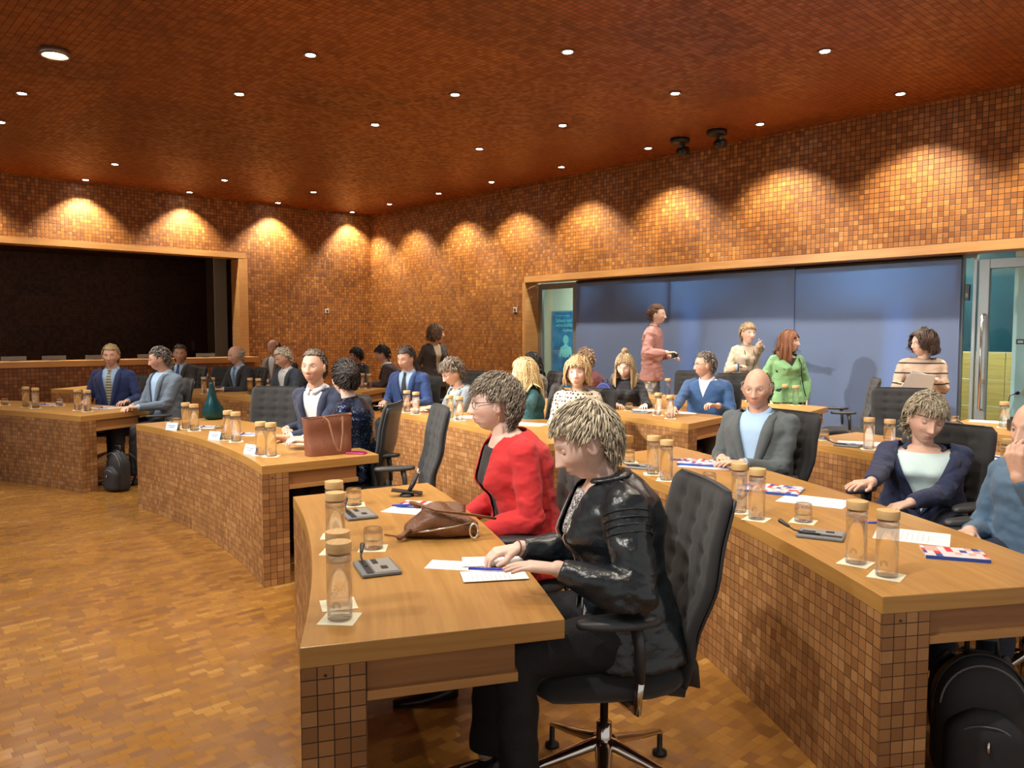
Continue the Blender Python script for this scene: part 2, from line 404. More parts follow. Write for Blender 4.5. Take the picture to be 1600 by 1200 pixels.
def part(name, mb, mats, parent=None, smooth=False, org=None, label=None, uv=True, bevel=0.0, sub=0, auto=None):
    """link the builder's content as ONE mesh object (vertices given in the parent's own space, or in world space with org)"""
    v = mb.verts()
    if org is not None: v = v - np.asarray(org)
    me = make_mesh(name, v, mb.f, mats, mb.m, smooth, uv, mb.fuv)
    o = link(name, me, parent)
    if parent is None and org is not None: o.location = org
    if label: o['label'] = label
    if bevel:
        b = o.modifiers.new('bevel', 'BEVEL'); b.width = bevel; b.segments = 2; b.limit_method = 'ANGLE'
    if sub:
        b = o.modifiers.new('subsurf', 'SUBSURF'); b.levels = sub; b.render_levels = sub
    if auto: 
        try: me.set_sharp_from_angle(angle=auto)
        except Exception: pass
    return o
def tag(o, label, cat, group=None, kind=None):
    if kind == 'structure': o['kind'] = kind; 
    if label: o['label'] = label
    if cat: o['category'] = cat
    if group: o['group'] = group
    return o
def empty(name, loc, rz=0.0):
    o = bpy.data.objects.new(name, None); COL.objects.link(o); o.location = tuple(map(float, loc)); o.rotation_euler = (0, 0, rz)
    o.empty_display_size = 0.1; return o
def children(o): return [c for c in list(COL.objects) if c.parent == o]
KIDS = {}
def copy_tree(root, loc, rz):
    def rec(o, parent):
        c = o.copy(); COL.objects.link(c); c.parent = parent
        if o not in KIDS: KIDS[o] = list(o.children)
        for ch in KIDS[o]: rec(ch, c)
        return c
    r = rec(root, None); r.location = tuple(map(float, loc)); r.rotation_euler = (0, 0, rz)
    return r
def struct(name, mb, m, **k):
    o = part(name, mb, m, **k); o['kind'] = 'structure'; return o
def rotz(a): c, s = math.cos(a), math.sin(a); return np.array([[c, -s, 0], [s, c, 0], [0, 0, 1]])
def text_obj(name, body, size, m, parent, loc, rot, extrude=0.0006, align='CENTER', shear=0):
    cu = bpy.data.curves.new(name, 'FONT'); cu.body = body; cu.size = size; cu.extrude = extrude; cu.align_x = align; cu.resolution_u = 3
    t = bpy.data.objects.new('tmp', cu); COL.objects.link(t)
    dg = bpy.context.evaluated_depsgraph_get(); me = bpy.data.meshes.new_from_object(t.evaluated_get(dg))
    COL.objects.unlink(t); bpy.data.objects.remove(t)
    me.materials.clear(); me.materials.append(m)
    o = link(name, me, parent, loc); o.rotation_euler = rot; return o

# ================================================================== THE ROOM
X0, Y0 = -6.0, -2.0
b = MB().box(((X0 + 12.5) / 2, (Y0 + 17.5) / 2, -0.05), (12.5 - X0, 17.5 - Y0, 0.1)); struct('floor', b, M_FLOOR)
b = MB().box(((X0 + XR + 0.4) / 2, (Y0 + YB + 0.4) / 2, CEIL + 0.06), (XR + 0.4 - X0, YB + 0.4 - Y0, 0.12)); struct('ceiling', b, M_CEIL)
# right wall: solid to the corner, a band above the long opening
JY = 9.54; TZ = 2.457; TB = 0.10
b = MB().box((XR + 0.2, (JY + YB) / 2 + 0.2, CEIL / 2), (0.4, YB - JY + 0.4, CEIL))
b.box((XR + 0.2, (Y0 + JY) / 2, (TZ + CEIL) / 2), (0.4, JY - Y0, CEIL - TZ)); struct('wall_right', b, M_WALL)
b = MB().box((XR + 0.15, (Y0 + JY) / 2, TZ - TB / 2 + 0.001), (0.34, JY - Y0, TB))
b.box((XR + 0.15, JY + 0.01, (TZ - TB) / 2), (0.34, 0.07, TZ - TB)); struct('trim_1', b, M_TRIM)
# back wall with the wide recess at its left
OX = 6.27; OZ = 2.99
b = MB().box(((OX + XR + 0.4) / 2, YB + 0.2, CEIL / 2), (XR + 0.4 - OX, 0.4, CEIL))
b.box(((X0 + OX) / 2, YB + 0.2, (OZ + CEIL) / 2), (OX - X0, 0.4, CEIL - OZ)); struct('wall_back', b, M_WALL)
b = MB().box(((X0 + OX) / 2, YB + 0.13, OZ - 0.04), (OX - X0, 0.34, 0.10))
b.box((OX - 0.05, YB + 0.13, OZ / 2 - 0.05), (0.17, 0.34, OZ - 0.1)); struct('trim_2', b, M_TRIM)
RD = 17.3
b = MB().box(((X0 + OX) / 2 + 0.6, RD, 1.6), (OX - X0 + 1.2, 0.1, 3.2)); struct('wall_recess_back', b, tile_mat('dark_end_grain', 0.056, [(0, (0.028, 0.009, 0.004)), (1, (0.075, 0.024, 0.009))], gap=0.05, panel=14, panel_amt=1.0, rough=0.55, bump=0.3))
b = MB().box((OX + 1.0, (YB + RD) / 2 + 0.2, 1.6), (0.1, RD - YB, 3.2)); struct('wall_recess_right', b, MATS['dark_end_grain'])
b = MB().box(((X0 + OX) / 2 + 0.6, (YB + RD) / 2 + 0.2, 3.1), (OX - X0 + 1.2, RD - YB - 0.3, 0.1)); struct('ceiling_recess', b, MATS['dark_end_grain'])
# pale pillar in the recess
pl = empty('pillar', (6.45, 15.9, 0)); tag(pl, 'pale grey square pillar standing in the dark recess of the back wall', 'pillar')
part('shaft', MB().box((0, 0, 1.52), (0.26, 0.26, 3.05)), mat('pillar_paint', (0.42, 0.40, 0.33), 0.7), pl, bevel=0.01)
part('edge_strip', MB().box((-0.165, 0.0, 1.52), (0.07, 0.2, 3.05)), mat('pillar_edge', (0.07, 0.045, 0.02), 0.6), pl)
sw = empty('wall_panel', ony(302, 540, RD - 0.06)); tag(sw, 'small grey rectangular panel on the dark recess wall', 'wall panel')
part('plate', MB().box((0, 0, 0), (0.07, 0.02, 0.20)), mat('panel_grey', (0.10, 0.09, 0.08), 0.5), sw, bevel=0.004)

# long low counter in front of the recess
cn = empty('counter', (0, 13.35, 0)); tag(cn, 'long raised wooden counter running along the back wall below the dark recess', 'counter')
def lowcounter():
    b = MB().box((-0.45, 0, 0.51), (12.9, 0.16, 1.02)); part('front_panel', b, tile_mat('counter_tiles', 0.056, [(0, (0.10, 0.03, 0.009)), (0.5, (0.17, 0.06, 0.016)), (1, (0.26, 0.10, 0.03))], gap=0.06, rough=0.5, bump=0.5), cn)
    b = MB().box((-0.42, 0.12, 1.065), (13.0, 0.42, 0.09)); part('worktop', b, M_TRIM, cn, bevel=0.004)
lowcounter()
for i, px in enumerate((22, 85, 152, 232, 322)):
    p = ony(px, 560, 13.5); d = empty('desk_screen', (p[0], 13.52, 1.111)); 
    tag(d, 'low grey screen edge on the back counter, %s from the left' % ('first', 'second', 'third', 'fourth', 'fifth')[i], 'screen', 'grey screens on the back counter')
    part('screen_panel', MB().box((0, 0, 0.036), (0.32, 0.02, 0.07)), mat('screen_grey', (0.14, 0.15, 0.16), 0.4), d)
    part('foot', MB().box((0, 0.02, 0.004), (0.12, 0.08, 0.008)), M_BLACK, d)

# little wall sockets / switches
for nm, p, nrmx in (('wall_switch', ony(511, 486, YB - 0.008), 0), ('wall_switch', onx(805, 484, XR - 0.008), 1)):
    e = empty(nm, p, PI / 2 if nrmx else 0)
    tag(e, 'small white switch plate on the back wall' if not nrmx else 'small white switch plate on the right wall beside the glass door', 'switch')
    part('plate', MB().box((0, 0, 0), (0.085, 0.012, 0.085)), mat('switch_white', (0.55, 0.55, 0.5), 0.4), e, bevel=0.003)
    part('button', MB().box((0, 0, 0), (0.04, 0.03, 0.045)), mat('switch_dark', (0.05, 0.05, 0.05), 0.4), e)

# ------------------------------------------------------------------ glazing and blinds in the right opening
GX = XR + 0.30
zt = TZ - TB
def frame_rect(b, y0, y1, z0, z1, t, x, d=0.06):
    b.box((x, y0 + t / 2, (z0 + z1) / 2), (d, t, z1 - z0)); b.box((x, y1 - t / 2, (z0 + z1) / 2), (d, t, z1 - z0))
    b.box((x, (y0 + y1) / 2, z1 - t / 2), (d, y1 - y0 - 2 * t, t)); b.box((x, (y0 + y1) / 2, z0 + t / 2), (d, y1 - y0 - 2 * t, t))
M_FRAME = mat('grey_metal_frame', (0.27, 0.31, 0.33), 0.4, 0.5, noise_amt=0.04)
b = MB(); frame_rect(b, 8.62, 9.50, 0, zt - 0.02, 0.09, GX); d1 = struct('door_1', b, M_FRAME, bevel=0.004)
part('pane', MB().box((GX, 9.06, zt / 2), (0.012, 0.72, zt - 0.2)), M_PANE, d1)
b = MB(); frame_rect(b, 2.0, 2.86, 0, zt - 0.06, 0.10, GX); d2 = struct('door_2', b, M_FRAME, bevel=0.004)
part('pane', MB().box((GX, 2.43, zt / 2 - 0.03), (0.012, 0.68, zt - 0.24)), M_PANE, d2)
hp = MB(); hx = GX - 0.085
hp.tube([(GX - 0.03, 2.80, 1.72), (hx, 2.80, 1.72), (hx, 2.80, 0.72), (GX - 0.03, 2.80, 0.72)], 0.014, 10)
part('door_handle', hp, M_CHROME, d2, smooth=True)
part('door_lock', MB().box((GX - 0.04, 2.79, 1.02), (0.02, 0.05, 0.04)), M_CHROME, d2)
b = MB(); frame_rect(b, 2.88, 3.04, 0, zt, 0.035, GX); w1 = struct('window_1', b, M_FRAME, bevel=0.003)
part('pane', MB().box((GX, 2.96, zt / 2), (0.01, 0.09, zt - 0.07)), M_PANE, w1)
b = MB(); frame_rect(b, Y0, 1.98, 0, zt, 0.05, GX); w2 = struct('window_2', b, M_FRAME)
part('pane', MB().box((GX, (Y0 + 1.98) / 2, zt / 2), (0.01, 1.88 - Y0, zt - 0.1)), M_PANE, w2)
b = MB(); frame_rect(b, 3.05, 8.60, 0, zt, 0.05, GX + 0.02)
for y in (4.92, 6.80): b.box((GX + 0.02, y, zt / 2), (0.06, 0.05, zt - 0.1))
w3 = struct('window_3', b, M_FRAME)
part('pane', MB().box((GX + 0.02, 5.82, zt / 2), (0.01, 5.4, zt - 0.1)), M_PANE, w3)
def blind_mat():
    m, N, L, B = _new('blue_grey_blind')
    tc = N.new('ShaderNodeTexCoord'); n = N.new('ShaderNodeTexNoise'); n.inputs['Scale'].default_value = 400; L.new(tc.outputs['Object'], n.inputs['Vector'])
    cr = ramp(N, [(0, (0.19, 0.25, 0.40)), (1, (0.24, 0.31, 0.48))]); L.new(n.outputs['Fac'], cr.inputs[0])
    L.new(cr.outputs[0], B.inputs['Base Color']); B.inputs['Roughness'].default_value = 0.7; B.inputs['Specular IOR Level'].default_value = 0.25
    t = N.new('ShaderNodeBsdfTranslucent'); t.inputs[0].default_value = (0.40, 0.55, 0.85, 1)
    mx = N.new('ShaderNodeMixShader'); mx.inputs[0].default_value = 0.45
    L.new(B.outputs[0], mx.inputs[1]); L.new(t.outputs[0], mx.inputs[2])
    L.new(mx.outputs[0], N['Material Output'].inputs[0]); return m
M_BLIND = blind_mat()
names = ['roller blind at the left, nearest the glass door with the poster', 'middle roller blind behind the pointing woman', 'right roller blind next to the tall glass door']
for i, (ya, yb) in enumerate(((6.77, 8.60), (4.90, 6.79), (3.02, 4.92))):
    e = empty('roller_blind', (GX - 0.07 - 0.012 * (i % 2), (ya + yb) / 2, 0)); tag(e, 'blue-grey ' + names[i], 'blind', 'blue-grey roller blinds')
    wd = yb - ya
    part('fabric', MB().box((0, 0, zt / 2 + 0.005), (0.003, wd, zt - 0.05)), M_BLIND, e)
    part('roller', MB().tube([(0.015, -wd / 2, zt - 0.03), (0.015, wd / 2, zt - 0.03)], 0.025, 10), MATS['black_plastic'], e, smooth=True)
    part('bottom_bar', MB().box((0, 0, 0.02), (0.012, wd, 0.03)), M_FRAME, e)

# corridor behind the glass
b = MB().box((12.2, 6, 1.4), (0.1, 18, 2.8)); struct('wall_corridor', b, M_WHITE)
b = MB().box((10.85, 6.0, 2.75), (2.7, 18, 0.1)); struct('ceiling_corridor', b, mat('corridor_ceiling', (0.25, 0.27, 0.26), 0.8))
# pale lining to the left door, white leaf and yellow panelling near the right door
b = MB().box((10.3, 11.4, 1.4), (1.6, 0.12, 2.7)); b.box((11.1, 9.9, 1.4), (0.08, 3.0, 2.7)); struct('wall_corridor_left', b, M_WHITE)
M_YEL = wood_mat('yellow_veneer', (0.42, 0.27, 0.06), (0.58, 0.40, 0.12), 0.4)
b = MB()
for j in range(4):
    for k in range(5): b.box((10.6, 1.7 + k * 0.5, 0.16 + j * 0.325), (0.03, 0.49, 0.315))
struct('wall_veneer', b, M_YEL, bevel=0.004)
b = MB().box((10.72, 2.6, 2.05), (0.05, 2.4, 1.5)); struct('window_4', b, mat('dark_blue_glass', (0.012, 0.045, 0.06), 0.12, noise_amt=0.3, noise_scale=3, spec=0.8))
p = onx(1582, 500, 9.75); b = MB().box((9.8, p[1] - 0.9, 1.25), (0.06, 1.8, 2.5)); struct('wall_white_return', b, M_WHITE)
q = onx(1594, 534, 9.75); e = empty('door_sign', (9.765, q[1], q[2])); tag(e, 'small brown framed plate on the white wall behind the right glass door', 'sign')
part('frame', MB().box((0, 0, 0), (0.012, 0.085, 0.055)), mat('brown_plate', (0.12, 0.06, 0.05), 0.4), e); part('face', MB().box((-0.006, 0, 0), (0.006, 0.05, 0.025)), M_PAPER, e)
q = onx(1590, 614, 9.75); e = empty('wall_socket', (9.765, q[1], q[2])); tag(e, 'white wall socket with a thin dark cable, low on the white wall', 'socket')
part('plate', MB().box((0, 0, 0), (0.012, 0.08, 0.08)), M_PAPER, e, bevel=0.003)
part('plug', MB().tube([(-0.005, 0, 0), (-0.04, 0, 0)], 0.018, 10), M_BLACK, e, smooth=True)
part('cable', MB().tube([(-0.035, 0, 0), (-0.05, 0.06, -0.03), (-0.05, 0.10, -0.2), (-0.05, 0.02, -0.4), (-0.05, -0.1, -0.6)], 0.006, 6), M_BLACK, e, smooth=True)
e = empty('door_sensor', onx(1512, 457, GX - 0.05)); tag(e, 'small black vertical box beside the top of the right glass door', 'sensor')
part('casing', MB().box((0, 0, 0), (0.04, 0.045, 0.17)), M_BLACK, e, bevel=0.006); part('lens', MB().box((-0.022, 0, -0.03), (0.004, 0.025, 0.04)), M_GREYP, e)
kp = onx(903, 505, GX - 0.05); part('door_knob', MB().tube([kp + V(0.03, 0, 0), kp + V(-0.03, 0, 0)], 0.018, 12), M_CHROME, d1, smooth=True)

# fluorescent tubes of the corridor
M_TUBE = emit_mat('daylight_tube', (0.35, 0.75, 1.0), 60.0)
for i, (px, zz0, zz1) in enumerate(((1091, 0.4, 1.93), (1413, 0.3, 1.83), (936, 0.4, 1.9))):
    y = onx(px, 500, GX + 0.1)[1]
    e = empty('light_tube', (GX + 0.11, y, 0)); tag(e, 'upright bluish light tube glowing through the blind, ' + ('behind the man in the pink sweater', 'behind the woman in the striped sweater', 'faint, nearest the poster door')[i], 'light tube')
    part('tube', MB().tube([(0, 0, zz0), (0, 0, zz1)], 0.014, 10), M_TUBE if i < 2 else emit_mat('dim_tube', (0.45, 0.75, 1.0), 2.5), e, smooth=True)
    part('holder', MB().box((0.03, 0, (zz0 + zz1) / 2), (0.02, 0.03, zz1 - zz0 + 0.04)), M_ALU, e)
for i, y in enumerate((1.5, 4.0, 6.6, 9.2)):
    e = empty('ceiling_lamp', (10.1, y, 2.68)); tag(e, 'long white ceiling lamp in the corridor, %s from the right' % ('first', 'second', 'third', 'fourth')[i], 'lamp', 'corridor ceiling lamps')
    part('housing', MB().box((0, 0, 0.0), (0.16, 1.2, 0.05)), M_ALU, e); part('diffuser', MB().box((0, 0, -0.035), (0.13, 1.15, 0.02)), emit_mat('corridor_white%d' % i, (0.88, 1.0, 0.86), 130.0 if i in (0, 3) else 150.0), e)

# ------------------------------------------------------------------ poster behind the left door
def poster():
    x = 11.02; y1 = onx(862, 500, x)[1]; y0 = onx(904, 500, x)[1] - 0.06; pz1 = onx(880, 487, x)[2]
    e = empty('poster', (x, (y0 + y1) / 2, pz1 - 0.58)); tag(e, 'tall blue banner with cyan writing and a child seen from behind', 'poster')
    m, N, L, B = _new('poster_blue')
    tc = N.new('ShaderNodeTexCoord'); n = N.new('ShaderNodeTexNoise'); n.inputs['Scale'].default_value = 5; n.inputs['Detail'].default_value = 4; L.new(tc.outputs['Object'], n.inputs['Vector'])
    cr = ramp(N, [(0.3, (0.01, 0.09, 0.26)), (0.55, (0.02, 0.22, 0.50)), (0.75, (0.10, 0.28, 0.62))]); L.new(n.outputs['Fac'], cr.inputs[0]); L.new(cr.outputs[0], B.inputs['Base Color']); B.inputs['Roughness'].default_value = 0.35
    part('banner', MB().box((0, 0, -0.2), (0.008, y1 - y0, 1.56)), m, e)
    part('frame', MB().box((0.012, 0, -0.2), (0.01, y1 - y0 + 0.04, 1.60)), M_ALU, e)
    cy = mat('cyan_ink', (0.22, 0.72, 0.85), 0.5, noise_amt=0.25, noise_scale=25)
    ro = (PI / 2, 0, -PI / 2)
    for k, (t, s, z, dy) in enumerate((('SCHUTZ UND SICHERHEIT', 0.032, 0.49, 0.27), ('Schutz vor', 0.10, 0.38, 0.27), ('wirtschaftlicher', 0.093, 0.29, 0.27), ('Ausbeutung', 0.085, 0.20, 0.08))):
        text_obj('lettering', t, s, cy, e, (-0.006, dy, z), ro, align='LEFT')
    f = MB()   # child from behind, in relief print
    f.ell((-0.006, 0, 0.04), None, (0.004, 0.075, 0.09)); f.ell((-0.006, 0, -0.19), None, (0.004, 0.11, 0.15))
    f.capsule((-0.006, 0.11, -0.12), (-0.006, 0.15, -0.27), 0.03, 0.022); f.capsule((-0.006, -0.11, -0.12), (-0.006, -0.15, -0.27), 0.03, 0.022)
    f2 = MB(); f2.capsule((-0.006, 0.045, -0.34), (-0.006, 0.05, -0.62), 0.05, 0.04); f2.capsule((-0.006, -0.045, -0.34), (-0.006, -0.05, -0.62), 0.05, 0.04)
    for mbx in (f, f2):
        for k in range(len(mbx.v)): mbx.v[k][:, 0] = np.clip(mbx.v[k][:, 0], -0.010, -0.004)
    part('printed_figure', f, cy, e); part('printed_legs', f2, mat('deep_blue_ink', (0.01, 0.12, 0.36), 0.5), e)
poster()

# ------------------------------------------------------------------ recessed downlights
M_DISC = emit_mat('lamp_disc', (1.0, 0.93, 0.82), 40.0)
M_RING = mat('lamp_ring', (0.30, 0.25, 0.2), 0.3, 0.7)
def downlight_proto():
    e = empty('downlight', (0, 0, CEIL))
    part('trim_ring', MB().lathe([(0.058, 0.0), (0.066, -0.006), (0.060, -0.013), (0.044, -0.010), (0.044, 0.0)], 20), M_RING, e, smooth=True)
    part('lens', MB().lathe([(0.0005, -0.012), (0.038, -0.011), (0.042, -0.003), (0.042, 0.0)], 20), M_DISC, e, smooth=True)
    return e
LG = []
for y in (-1.0, 0.35, 1.85, 3.38, 4.95, 6.57, 8.15, 9.71, 11.11, 12.63, 14.02 - 0.06): LG.append((8.42, y, 'row along the right wall', E_WALL))
for x in (6.80, 5.18, 3.56, 1.9, 0.3, -1.4, -3.1): LG.append((x, 13.9, 'row along the back wall', E_WALL))
LG += [(6.75, 12.45, 'rear corner', 40), (5.19, 12.44, 'rear left field', 40), (3.55, 12.34, 'rear left field', 40)]
for (px, py) in ((485, 85), (887, 80), (1289, 79), (34, 145), (374, 146), (711, 147), (1055, 145), (586, 194), (879, 195), (749, 232), (1, 190)):
    p = at(px, py, CEIL); LG.append((p[0], p[1], 'field above the desks', E_ROOM))
for (x, y) in ((6.6, 1.6), (5.0, 3.2), (3.4, 4.7), (1.75, 6.2), (-1.6, 3.0), (-1.6, 6.2), (-1.5, 9.3), (-0.2, 1.4), (-3.2, 4.6), (3.3, 3.1), (4.9, 1.5), (1.7, 4.6), (6.6, 0.0), (1.6, 3.0), (3.2, 1.4), (0, 6.2), (0, 4.6), (0.1, 9.3), (1.7, 1.2)): LG.append((x, y, 'field above the desks', E_ROOM))
dproto = None
ordn = ['first', 'second', 'third', 'fourth', 'fifth', 'sixth', 'seventh', 'eighth', 'ninth', 'tenth', 'eleventh', 'twelfth', 'thirteenth', 'fourteenth', 'fifteenth']
cnt = {}
for (x, y, rowname, en) in LG:
    # only build the fittings the photo can show; lamps out of frame keep their light
    d_ = x * SA + y * CA; r_ = x * CA - y * SA; vis = d_ > 0.5 and abs(800 + F * r_ / d_ - 800) < 830 and (521 - F * (CEIL - CH) / d_) > -30
    aim = (x + (0.40 if 'right wall' in rowname else 0), y + (0.28 if 'back wall' in rowname else 0), 0)
    wallrow = 'wall' in rowname
    if dproto is None: dproto = downlight_proto(); e = dproto; e.location = (x, y, CEIL)
    else: e = copy_tree(dproto, (x, y, CEIL), 0)
    lx = 800 + F * r_ / max(d_, .1)
    cnt[rowname] = cnt.get(rowname, 0) + 1
    if vis:
        nb = 'its beam falls on the %s' % ('right wall' if 'right' in rowname else 'back wall') if wallrow else 'over the seats'
        depth = 'near' if d_ < 7 else ('middle' if d_ < 10 else 'far')
        tag(e, 'recessed ceiling spotlight, %s %s of the %s' % (depth, ordn[min(cnt[rowname] - 1, 14)], rowname), 'ceiling light', 'recessed ceiling spotlights')
    else: tag(e, 'recessed ceiling spotlight outside the picture, above the room', 'ceiling light', 'ceiling spotlights out of view')
    if x < 0.6 and not wallrow: spot((x, y, CEIL - 0.03), E_FRONT_FILL, 1.05, 1.0, (x + 5.0, y + (3.5 - y) * 0.4, 0.3), (1.0, 0.94, 0.86), 0.06); continue  # added fill on faces and desk fronts, from fittings out of view
    spot((x, y, CEIL - 0.03), en, 1.80 if wallrow else (1.7 if x > 5 else 2.4), 0.6 if wallrow else 0.8, aim, rad=0.035)
# the glaring stage spot on the left
p = at(85, 78, CEIL); e = empty('stage_spotlight', (p[0], p[1], CEIL)); tag(e, 'large glaring spotlight at the upper left of the ceiling', 'spotlight')
part('housing', MB().lathe([(0.115, 0.0), (0.12, -0.05), (0.10, -0.055), (0.095, -0.012)], 24), M_RING, e, smooth=True)
part('lens', MB().lathe([(0.0005, -0.024), (0.085, -0.022), (0.095, -0.006)], 24), emit_mat('stage_lens', (1.0, 0.97, 0.85), 260.0), e, smooth=True)
spot((p[0], p[1], CEIL - 0.05), E_STAGE, 0.86, 0.9, (7.0, 4.6, 0.6), (1.0, 0.93, 0.82), 0.07)

# two black ceiling cameras near the right wall
for i, (px, py) in enumerate(((1062, 217), (1120, 204))):
    p = at(px, py, CEIL); e = empty('ceiling_camera', (p[0], p[1], CEIL), YAW * -1 + 0.3)
    tag(e, 'black camera hanging from the ceiling near the right wall, %s one' % ('left' if i == 0 else 'right'), 'camera', 'black ceiling cameras')
    part('mount', MB().lathe([(0.12, 0), (0.12, -0.05), (0.09, -0.06)], 20), M_BLACK, e, smooth=True)
    part('arm', MB().box((0.04, 0, -0.11), (0.05, 0.06, 0.12)), M_BLACK, e, bevel=0.006)
    part('camera_body', MB().tube([(0.08, -0.02, -0.15), (-0.05, -0.1, -0.18)], [0.055, 0.05], 14), M_BLACK, e, smooth=True)
    part('lens', MB().tube([(-0.05, -0.1, -0.18), (-0.075, -0.116, -0.186)], [0.042, 0.04], 14), mat('dark_glass', (0.01, 0.01, 0.012), 0.05), e, smooth=True)

# ================================================================== DESKS
RING = {1: ((-5.98, 6.275), 8.224), 2: ((-5.42, 6.993), 9.859), 3: ((-6.0, 6.3), 11.95), 4: ((-6.0, 6.3), 13.65)}
M_SCREW = mat('screw_dark', (0.02, 0.015, 0.01), 0.4)
def desk(label, ring, y0, y1, d0, d1, depth, screw=False, n=28):
    """front edge on the ring from y0 (left end) to y1 (right end); d0, d1 = directions of the two ends, front to back"""
    (cx, cy), R = RING[ring]
    a0 = math.asin((y0 - cy) / R); a1 = math.asin((y1 - cy) / R)
    A = np.linspace(a0, a1, n); Fp = np.c_[cx + R * np.cos(A), cy + R * np.sin(A)]
    d0 = nrm(np.array(d0, float)); d1 = nrm(np.array(d1, float)); t = np.linspace(0, 1, n)
    # keep end directions near the ends, radial in between
    rad = np.c_[np.cos(A), np.sin(A)]
    w0 = np.clip(1 - t * 3, 0, 1)[:, None]; w1 = np.clip(1 - (1 - t) * 3, 0, 1)[:, None]
    D = rad * (1 - w0 - w1) + d0 * w0 + d1 * w1; D /= (D * rad).sum(1)[:, None]
    arc = np.r_[0, np.cumsum(np.linalg.norm(np.diff(Fp, axis=0), axis=1))]
    org = V(Fp[n // 2][0], Fp[n // 2][1], 0)
    root = empty('conference_desk', org); tag(root, label, 'desk', 'curved wooden conference desks')
    def slab(name, da, db, z0, z1, m, i0=0.0, i1=0.0, bev=0.0, tile=False):
        s0, s1 = i0, arc[-1] - i1
        ss = np.linspace(s0, s1, n)
        Fx = np.c_[np.interp(ss, arc, Fp[:, 0]), np.interp(ss, arc, Fp[:, 1])]; Dx = np.c_[np.interp(ss, arc, D[:, 0]), np.interp(ss, arc, D[:, 1])]
        a = Fx + Dx * da; c = Fx + Dx * db
        L = []
        for P, z in ((a, z0), (c, z0), (c, z1), (a, z1)): L.append(np.c_[P, np.full(n, z)])
        b = MB(); P = np.vstack(L); fs = []; uv = []
        hh = [(z0, z1)]
        for i in range(n - 1):
            q = lambda r, k: r * n + k
            fs.append((q(0, i), q(3, i), q(3, i + 1), q(0, i + 1))); uv.append([(ss[i], z0), (ss[i], z1), (ss[i + 1], z1), (ss[i + 1], z0)])
            fs.append((q(1, i), q(1, i + 1), q(2, i + 1), q(2, i))); uv.append([(ss[i], z0), (ss[i + 1], z0), (ss[i + 1], z1), (ss[i], z1)])
            fs.append((q(3, i), q(2, i), q(2, i + 1), q(3, i + 1))); uv.append([(ss[i], da), (ss[i], db), (ss[i + 1], db), (ss[i + 1], da)])
            fs.append((q(0, i), q(0, i + 1), q(1, i + 1), q(1, i))); uv.append([(ss[i], da), (ss[i + 1], da), (ss[i + 1], db), (ss[i], db)])
        fs.append((0, n, 2 * n, 3 * n)); uv.append([(da, z0), (db, z0), (db, z1), (da, z1)])
        k = n - 1; fs.append((k, 3 * n + k, 2 * n + k, n + k)); uv.append([(da, z0), (da, z1), (db, z1), (db, z0)])
        b.add(P, fs, uv)
        o = part(name, b, m, root, org=org); 
        bm = bmesh.new(); bm.from_mesh(o.data); bmesh.ops.recalc_face_normals(bm, faces=bm.faces); bm.to_mesh(o.data); bm.free()
        if bev: md = o.modifiers.new('b', 'BEVEL'); md.width = bev; md.segments = 2; md.limit_method = 'ANGLE'; md.angle_limit = 0.9
        return o
    slab('front_panel', 0.0, 0.162, 0.0, 0.680, M_DESKT)
    slab('tabletop', -0.001, depth, 0.680, 0.735, M_TOP, -0.001, -0.001, 0.0025)
    slab('apron', 0.164, depth * 0.80, 0.600, 0.679, M_APRON, 0.02, 0.02)
    slab('cable_tray', 0.164, depth * 0.81, 0.575, 0.600, M_TRIM, 0.005, 0.005)
    if screw:
        p = Fp[-1] + D[-1] * 0.061; dd = np.r_[Fp[-1] - Fp[-2], 0]; dd = nrm(np.cross(np.r_[D[-1], 0], UP)) ; 
        if np.dot(dd, np.r_[Fp[-1] - Fp[-2], 0]) < 0: dd = -dd
        c = V(p[0], p[1], 0.657); part('screw_hole', MB().tube([c - org, c - org + dd * 0.002], 0.004, 10), M_SCREW, root)
    return root
desk('front row desk nearest the camera, where the women in red and black leather sit', 1, 3.49, 1.78, (2.48 - 1.78, 3.34 - 3.49), (0.60, -0.29), 0.70, True)
desk('front row desk with three name cards and a brown tote bag', 1, 7.24, 4.43, (0.82, 0.10), (0.72, -0.08), 0.76, True)
desk('front row desk at the left edge, where two men in blue jackets sit', 1, 12.2, 8.26, (0.6, 0.5), (0.76, 0.34), 0.82)
desk('large second row desk at the right, with checkered booklets and many bottles', 2, 3.35, 0.96, (0.8, -0.1), (0.41, -0.25), 0.76, True)
desk('second row desk behind the woman in red, where the man in the blue suit sits', 2, 6.81, 3.95, (0.59, 0.89 * 0.35), (0.75, -0.12), 0.80)
desk('second row desk at the rear left, where men in dark suits sit', 2, 12.6, 9.0, (0.6, 0.5), (0.43, 0.25), 0.78)
desk('third row desk in the middle, where the man in the blue sweater sits', 3, 6.7, 4.0, (0.8, 0.2), (0.75, 0.12), 0.78)
desk('third row desk at the right, behind the woman in the navy blazer', 3, 2.87, -0.6, (0.8, -0.1), (0.6, -0.3), 0.80)
desk('third row desk far back left of centre, with two dark-haired women', 3, 11.8, 9.13, (0.6, 0.4), (0.79, 0.5), 0.80)
desk('last row desk in front of the woman in the green cardigan', 4, 6.6, 3.79, (0.8, 0.1), (0.8, 0.15), 0.72)
desk('last row desk at the far right beside the glass door', 4, 2.5, -0.5, (0.8, 0.0), (0.8, -0.2), 0.80)
desk('last row desk far back in front of the blue poster', 4, 9.6, 7.3, (0.7, 0.3), (0.8, 0.1), 0.75)

